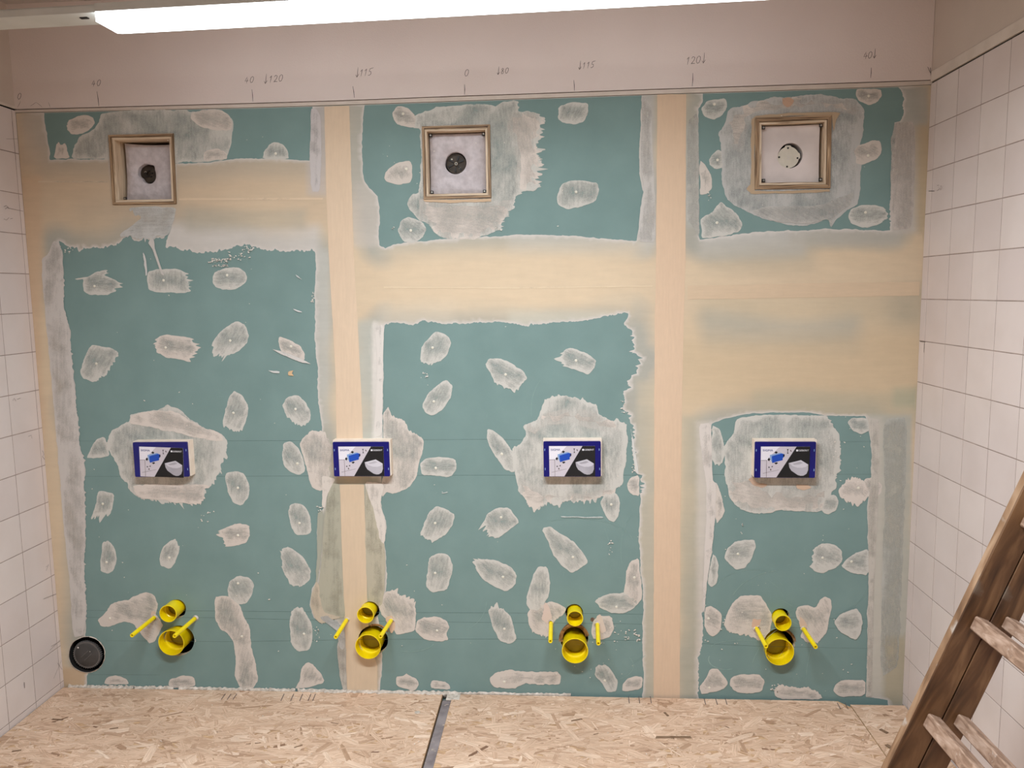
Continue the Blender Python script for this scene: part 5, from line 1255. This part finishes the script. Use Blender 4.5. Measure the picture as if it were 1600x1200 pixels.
# ragged plaster lip round the opening
n = 60; v = []; rr_ = np.random.default_rng(12); a_ = np.linspace(0, 2 * math.pi, n, endpoint=False)
lo = wpts(DUCT[np.linspace(0, len(DUCT) - 1, n).astype(int)])
cc3 = lo.mean(0)
for k in range(n):
    d_ = lo[k] - cc3; d_ = d_ / np.linalg.norm(d_); e1 = rr_.uniform(.001, .0038); e2 = rr_.uniform(-.001, .0016)
    v += [tuple(lo[k] + d_ * e1 + np.array([0, -.0018, 0])), tuple(lo[k] - d_ * e2 + np.array([0, -.0035, 0])), tuple(lo[k] - d_ * e2 * .5 + np.array([0, -.001, 0]))]
f = []
for k in range(n):
    k2 = (k + 1) % n
    f += [(3 * k, 3 * k + 1, 3 * k2 + 1, 3 * k2), (3 * k + 1, 3 * k + 2, 3 * k2 + 2, 3 * k2 + 1)]
mesh_obj('plaster_lip', v, f, M['caulk'], wall_back)

# ------------------------------------------------------------------ flush opening covers with printed card
def text_mesh(txt, width, height, mt, name, parent, x, y, z, thick=.0):
    cu = bpy.data.curves.new('t', 'FONT'); cu.body = txt; cu.resolution_u = 3
    ob = bpy.data.objects.new('t', cu); COL.objects.link(ob)
    bpy.context.view_layer.update()
    me = bpy.data.meshes.new_from_object(ob.evaluated_get(bpy.context.evaluated_depsgraph_get()))
    bpy.data.objects.remove(ob)
    co_ = np.array([tuple(v_.co) for v_ in me.vertices]); mn, mx = co_.min(0), co_.max(0)
    fc = [tuple(p_.vertices) for p_ in me.polygons]
    co_ = (co_ - mn) / np.maximum(mx - mn, 1e-6)
    v_ = np.c_[x + co_[:, 0] * width, np.full(len(co_), y), z + co_[:, 1] * height]
    bpy.data.meshes.remove(me)
    return v_, fc
PW, PH = .205, .1285     # blue face
def lab(u, v):           # traced card coordinates (12x view of the third cover) -> metres from lower left of the face
    return ((u - 170) / 1075 * PW, (835 - v) / 660 * PH)
BOX = [((208, 691), (292.5, 690.5), (296, 744.5), (211, 745.5)), ((520.5, 690.5), (608, 690.5), (609, 744), (521.5, 744.5)),
       ((849, 689.5), (938.5, 689.5), (939, 744.5), (849.5, 745)), ((1179, 690), (1274.5, 690.5), (1274, 746.5), (1179, 746.5))]
LB = ['blue flush cover with crooked white and black card, leftmost of the four in a row',
      'blue flush cover sitting across the taped seam, second from the left wall',
      'blue flush cover in the large scraped filler ring, right of the middle',
      'blue flush cover under the wide beige band, nearest the right wall']
for i, Q in enumerate(BOX):
    yf = -.043
    wp = [onp(q[0], q[1], 1, yf) for q in Q]
    c = sum(wp) / 4
    ux = ((wp[1] - wp[0]) + (wp[2] - wp[3])) / 2; uz = ((wp[0] - wp[3]) + (wp[1] - wp[2])) / 2
    W_, H_ = np.linalg.norm(ux), np.linalg.norm(uz)
    root = empty('flush_opening_cover', (c[0], 0, c[2]), LB[i], 'cover', 'blue flush covers in a row')
    ang = math.atan2(ux[2], ux[0]) * .6
    ca, sa = math.cos(ang), math.sin(ang)
    def T(p, skew=0):
        """face coordinates -> room x,z"""
        u, v = p[0] - PW / 2, p[1] - PH / 2
        u *= W_ / PW; v *= H_ / PH
        return (c[0] + u * ca - v * sa, c[2] + u * sa + v * ca)
    def flat(name, pts, yd, mt, par, th=.0003, tw=0.):
        pp = []
        for u, v in pts:
            a, b = lab(u, v)
            if tw:
                a0, b0 = a - PW / 2, b - PH / 2
                a, b = a0 * math.cos(tw) - b0 * math.sin(tw) + PW / 2 + .002, a0 * math.sin(tw) + b0 * math.cos(tw) + PH / 2 - .002
            pp.append(T((a, b)))
        return MB().prism(pp, 1, yf - yd, yf - yd + th).obj(name, mt, par)
    tw = math.radians(-2.2) if i == 0 else 0
    # plaster coloured foam block standing out of the wall
    e = .004; tp = .006 if i in (1, 2, 3) else .003
    bl = [T(p) for p in ((-.001, .002), (PW + e, .002), (PW + e, PH + tp), (-.001, PH + tp))]
    MB().prism(bl, 1, yf + .006, .0).obj('foam_block', M['cream'], root)
    rd = []
    for (cu, cv, a0) in ((PW - .004, PH - .004, 0), (.004, PH - .004, 90), (.004, .004, 180), (PW - .004, .004, 270)):
        for k in range(4):
            a = math.radians(a0 + k * 30); rd.append(T((cu + .004 * math.cos(a), cv + .004 * math.sin(a))))
    MB().prism(rd, 1, yf - .001, yf + .0055).obj('blue_face', M['blue'], root)
    for (u, v) in ((195, 330), (200, 690), (1215, 330), (1222, 690)):
        if i == 0 and u < 300: continue
        a, b = lab(u, v)
        q4 = [T((a - .0012, b - .004)), T((a + .0012, b - .004)), T((a + .0012, b + .004)), T((a - .0012, b + .004))]
        MB().prism(q4, 1, yf - .0016, yf).obj('clip_slot', M['cist_light'], root)
    card = flat('label_card', [(275, 262), (1140, 262), (1140, 828), (280, 828)], .0022, M['white_card'], root, .0008, tw)
    P_ = lambda nm, pts, lv, mt: flat(nm, pts, .0022 + .00025 * lv, mt, card, .0002, tw)
    P_('grey_panel', [(610, 262), (900, 262), (560, 826), (282, 826), (278, 515), (385, 515), (440, 440), (520, 350)], 1, M['grey_print'])
    P_('black_panel', [(902, 262), (1140, 262), (1140, 827), (560, 827)], 1, M['black_print'])
    P_('drawn_line', [(280, 512), (385, 508), (385, 514), (280, 518)], 2, M['pencil'])
    P_('drawn_line', [(378, 512), (384, 512), (386, 826), (380, 826)], 2, M['pencil'])
    P_('drawn_line', [(320, 750), (600, 685), (600, 689), (320, 755)], 2, M['pencil'])
    P_('cistern_side', [(435, 415), (620, 372), (665, 388), (480, 432), (485, 560), (448, 500)], 2, M['cist_light'])
    P_('cistern_front', [(470, 437), (640, 388), (690, 398), (694, 440), (662, 470), (664, 508), (560, 535), (480, 562)], 3, M['cist_blue'])
    for pts in ([(512, 372), (540, 345), (575, 362), (550, 392)], [(395, 500), (418, 465), (445, 490), (425, 530)], [(515, 560), (565, 548), (582, 566), (545, 588)], [(668, 410), (694, 402), (694, 440), (670, 446)],
                [(730, 308), (765, 308), (747, 335)], [(735, 388), (765, 388), (749, 358)], [(744, 330), (752, 330), (752, 362), (744, 362)], [(415, 625), (415, 655), (446, 640)], [(490, 612), (492, 640), (462, 630)]):
        P_('arrow_mark', pts, 2 if pts[0][0] != 668 else 4, M['black_print'])
    P_('hand_icon', [(795, 318), (812, 330), (816, 358), (800, 350), (790, 335)], 2, M['pencil'])
    P_('hand_icon', [(446, 668), (468, 672), (466, 698), (448, 700)], 2, M['pencil'])
    P_('toilet_bowl', [(770, 562), (985, 507), (1116, 588), (1116, 690), (1090, 760), (1035, 793), (985, 795), (935, 780), (820, 700), (785, 640)], 2, M['toilet'])
    P_('toilet_lid', [(776, 563), (985, 509), (1114, 590), (1080, 630), (1010, 650), (930, 648), (840, 618)], 3, M['toilet_lid'])
    P_('lid_shine', [(840, 575), (975, 535), (1020, 560), (960, 585), (870, 595)], 4, M['toilet'])
    P_('logo_square', [(897, 315), (930, 315), (930, 348), (897, 348)], 2, M['pale'])
    def word(txt, u0, v0, u1, v1, mt, nm):
        a0, b0 = lab(u0, v1); a1, b1 = lab(u1, v0)
        vv, fc = text_mesh(txt, a1 - a0, b1 - b0, mt, nm, card, a0, 0, b0)
        out_ = []
        for q in vv:
            a, b = q[0], q[2]
            if tw:
                x0_, y0_ = a - PW / 2, b - PH / 2
                a, b = x0_ * math.cos(tw) - y0_ * math.sin(tw) + PW / 2 + .002, x0_ * math.sin(tw) + y0_ * math.cos(tw) + PH / 2 - .002
            X_, Z_ = T((a, b)); out_.append((X_, yf - .0030, Z_))
        mesh_obj(nm, out_, fc, mt, card)
    word('SIGMA', 308, 310, 487, 347, M['navy'], 'lettering')
    word('GEBERIT', 938, 316, 1118, 346, M['pale'], 'lettering')

# ------------------------------------------------------------------ ceiling lamps
def emit(name, s, colr):
    m = bpy.data.materials.new(name); m.use_nodes = True; nt = m.node_tree; nt.nodes.clear()
    e_ = nt.nodes.new('ShaderNodeEmission'); e_.inputs[0].default_value = tuple(colr) + (1,); e_.inputs[1].default_value = s
    o_ = nt.nodes.new('ShaderNodeOutputMaterial'); nt.links.new(e_.outputs[0], o_.inputs[0])
    return m
M['glow'] = emit('lit_diffuser', LAMP_E, (.90, .965, 1.0))
M['glow2'] = emit('lit_diffuser_back', 9.0, (1.0, .95, .91))
root = empty('strip_lamp', (.69, -.55, 2.44), 'long white strip lamp glowing along the top of the picture', 'lamp')
sl = -.046; X0 = .69; LEN = 2.15
def lp(x, y, z): return (x, y + sl * (x - X0), z)
def lprism(sec, xa, xb, name, mt, par, inset=0.):
    n = len(sec); v = [lp(xa, *p) for p in sec] + [lp(xb, *p) for p in sec]
    if inset:
        v = [lp(xa + (inset if p[1] < 2.40 else 0), *p) for p in sec] + [lp(xb - (inset if p[1] < 2.40 else 0), *p) for p in sec]
    f = [tuple(range(n)), tuple(range(2 * n - 1, n - 1, -1))] + [(i, (i + 1) % n, n + (i + 1) % n, n + i) for i in range(n)]
    return MB().add(v, f).obj(name, mt, par)
lprism([(-.600, 2.428), (-.490, 2.428), (-.490, 2.452), (-.598, 2.452)], X0 - .001, X0 + LEN, 'lamp_housing', M['lampbody'], root)
lprism([(-.598, 2.4275), (-.497, 2.4275), (-.515, 2.389), (-.545, 2.381), (-.585, 2.384), (-.598, 2.400)], X0 + .0, X0 + LEN, 'diffuser', M['glow'], root, .035)
for x in (X0 + .35, X0 + LEN - .35):
    MB().lathe([(.004, 0), (.004, ZC - 2.452)], (x, -.545 + sl * (x - X0), 2.452), axis=2, n=10).obj('hanger_rod', M['steelscrew'], root)
root = empty('lamp_rail', (.3, -.53, 2.44), 'unlit white mounting rail continuing left of the glowing lamp', 'rail')
lprism([(-.588, 2.4285), (-.490, 2.4285), (-.490, 2.4525), (-.588, 2.4525)], .005, X0 - .002, 'rail_channel', M['lampbody'], root)
lprism([(-.592, 2.4285), (-.5885, 2.4285), (-.5885, 2.448), (-.592, 2.448)], .005, X0 - .002, 'rail_lip', M['lampbody'], root)
lprism([(-.560, 2.4255), (-.548, 2.4255), (-.548, 2.4283), (-.560, 2.4283)], X0 - .075, X0 - .05, 'socket_slot', M['capblack'], root)
lprism([(-.512, 2.418), (-.506, 2.418), (-.506, 2.430), (-.512, 2.430)], X0 - .008, X0 + .002, 'end_clip', M['lampbody'], root)
MB().lathe([(.004, 0), (.004, ZC - 2.452)], (.2, -.54 + sl * (.2 - X0), 2.452), axis=2, n=10).obj('hanger_rod', M['steelscrew'], root)
for k, y in enumerate((-1.8,)):
    root = empty('ceiling_lamp', (1.86, y, ZC), ('surface strip lamp on the ceiling in mid room', 'surface strip lamp on the ceiling at the back of the room')[k], 'lamp')
    MB().box((1.2, y - .08, 2.61), (2.52, y + .08, ZC), .004).obj('lamp_housing', M['lampbody'], root)
    MB().box((1.22, y - .065, 2.585), (2.50, y + .065, 2.6095), .004).obj('diffuser', M['glow2'], root)

# ------------------------------------------------------------------ closed wooden step ladder leaning on the right wall
YN = -1.03; TH = .026
def lx(px, py, y=YN): 
    w_ = onp(px, py, 1, y); return np.array([w_[0], w_[2]])
pa, pb = lx(1388, 1200), lx(1594, 773)
axd = (pb - pa) / np.linalg.norm(pb - pa)            # up along the rail
nd = np.array([axd[1], -axd[0]])                     # towards the wall, square to the rail
tfl = (ZF + .003 - pa[1]) / axd[1]
foot = pa + axd * tfl
wid1 = abs((lx(1530, 1006) - pa) @ nd); wid2 = abs((lx(1563, 1033) - pa) @ nd)
# top: stop at the wall
LN = min(((XR - .006 - wid2 * nd[0]) - foot[0]) / axd[0], 1.95)
# upper end just past the picture edge
root = empty('step_ladder', (foot[0], YN - .2, ZF), 'old brown wooden step ladder leaning folded against the right wall', 'ladder')
YW = .40     # clear width between the rails
def L3(s, t, y): 
    q = foot + axd * s + nd * t; return (q[0], y, q[1])
def lbox(s0, s1, t0, t1, y0, y1, name, mt, par, bev=.0015):
    """box in ladder axes; object frame follows the rail so that the grain runs along it"""
    c = np.array(L3((s0 + s1) / 2, (t0 + t1) / 2, (y0 + y1) / 2))
    mb = MB().box((-(s1 - s0) / 2, -(y1 - y0) / 2, -(t1 - t0) / 2), ((s1 - s0) / 2, (y1 - y0) / 2, (t1 - t0) / 2), bev)
    o_ = mb.obj(name, mt)
    o_.parent = par
    o_.matrix_basis = Matrix.Translation(Vector(c) - Vector(par.location)) @ Matrix(((axd[0], 0, -nd[0]), (0, 1, 0), (axd[1], 0, -nd[1]))).to_4x4()
    return o_
s_foot2 = wid1 * nd[1] / axd[1] * -1
for (t0, t1, nm) in ((0, wid1 - .001, 0), (wid1 + .002, wid2, 1)):
    s0 = (0 - (nd[1] * t1)) / axd[1] if nd[1] < 0 else 0.0
    for (ya, yb) in ((YN, YN + TH), (YN - YW - TH, YN - YW)):
        rl = lbox(s0 + .002, LN, t0, t1, ya, yb, 'rail', M['rail'], root)
        if nm == 0:
            e_ = lbox(s0 + .002, LN, -.0022, -.0002, ya + .001, yb - .001, 'worn_edge', M['railedge'], root, .0006)
RS = []
for (px, py) in ((1594, 822), (1514, 982), (1440, 1133)):
    q = lx(px, py, YN - .001) - foot; RS.append((q @ axd, q @ nd))
step_ = (RS[0][0] - RS[2][0]) / 2
allS = [RS[0][0] + step_ * k for k in (1, 2)] + [r_[0] for r_ in RS] + [RS[2][0] - step_ * k for k in (1, 2)]
t1_ = RS[1][1]
q = lx(1563, 980, YN - .001) - foot; t2_ = q @ nd; ds2 = (q @ axd) - RS[1][0]
for s_ in allS:
    if .06 < s_ < LN - .06:
        lbox(s_, s_ + .037, t1_, t1_ + .034, YN - YW, YN - .0005, 'rung', M['rung'], root, .003)
    s2 = s_ + ds2
    if .06 < s2 < LN - .06:
        lbox(s2, s2 + .032, t2_, t2_ + .03, YN - YW, YN - .0005, 'rung', M['rung'], root, .003)
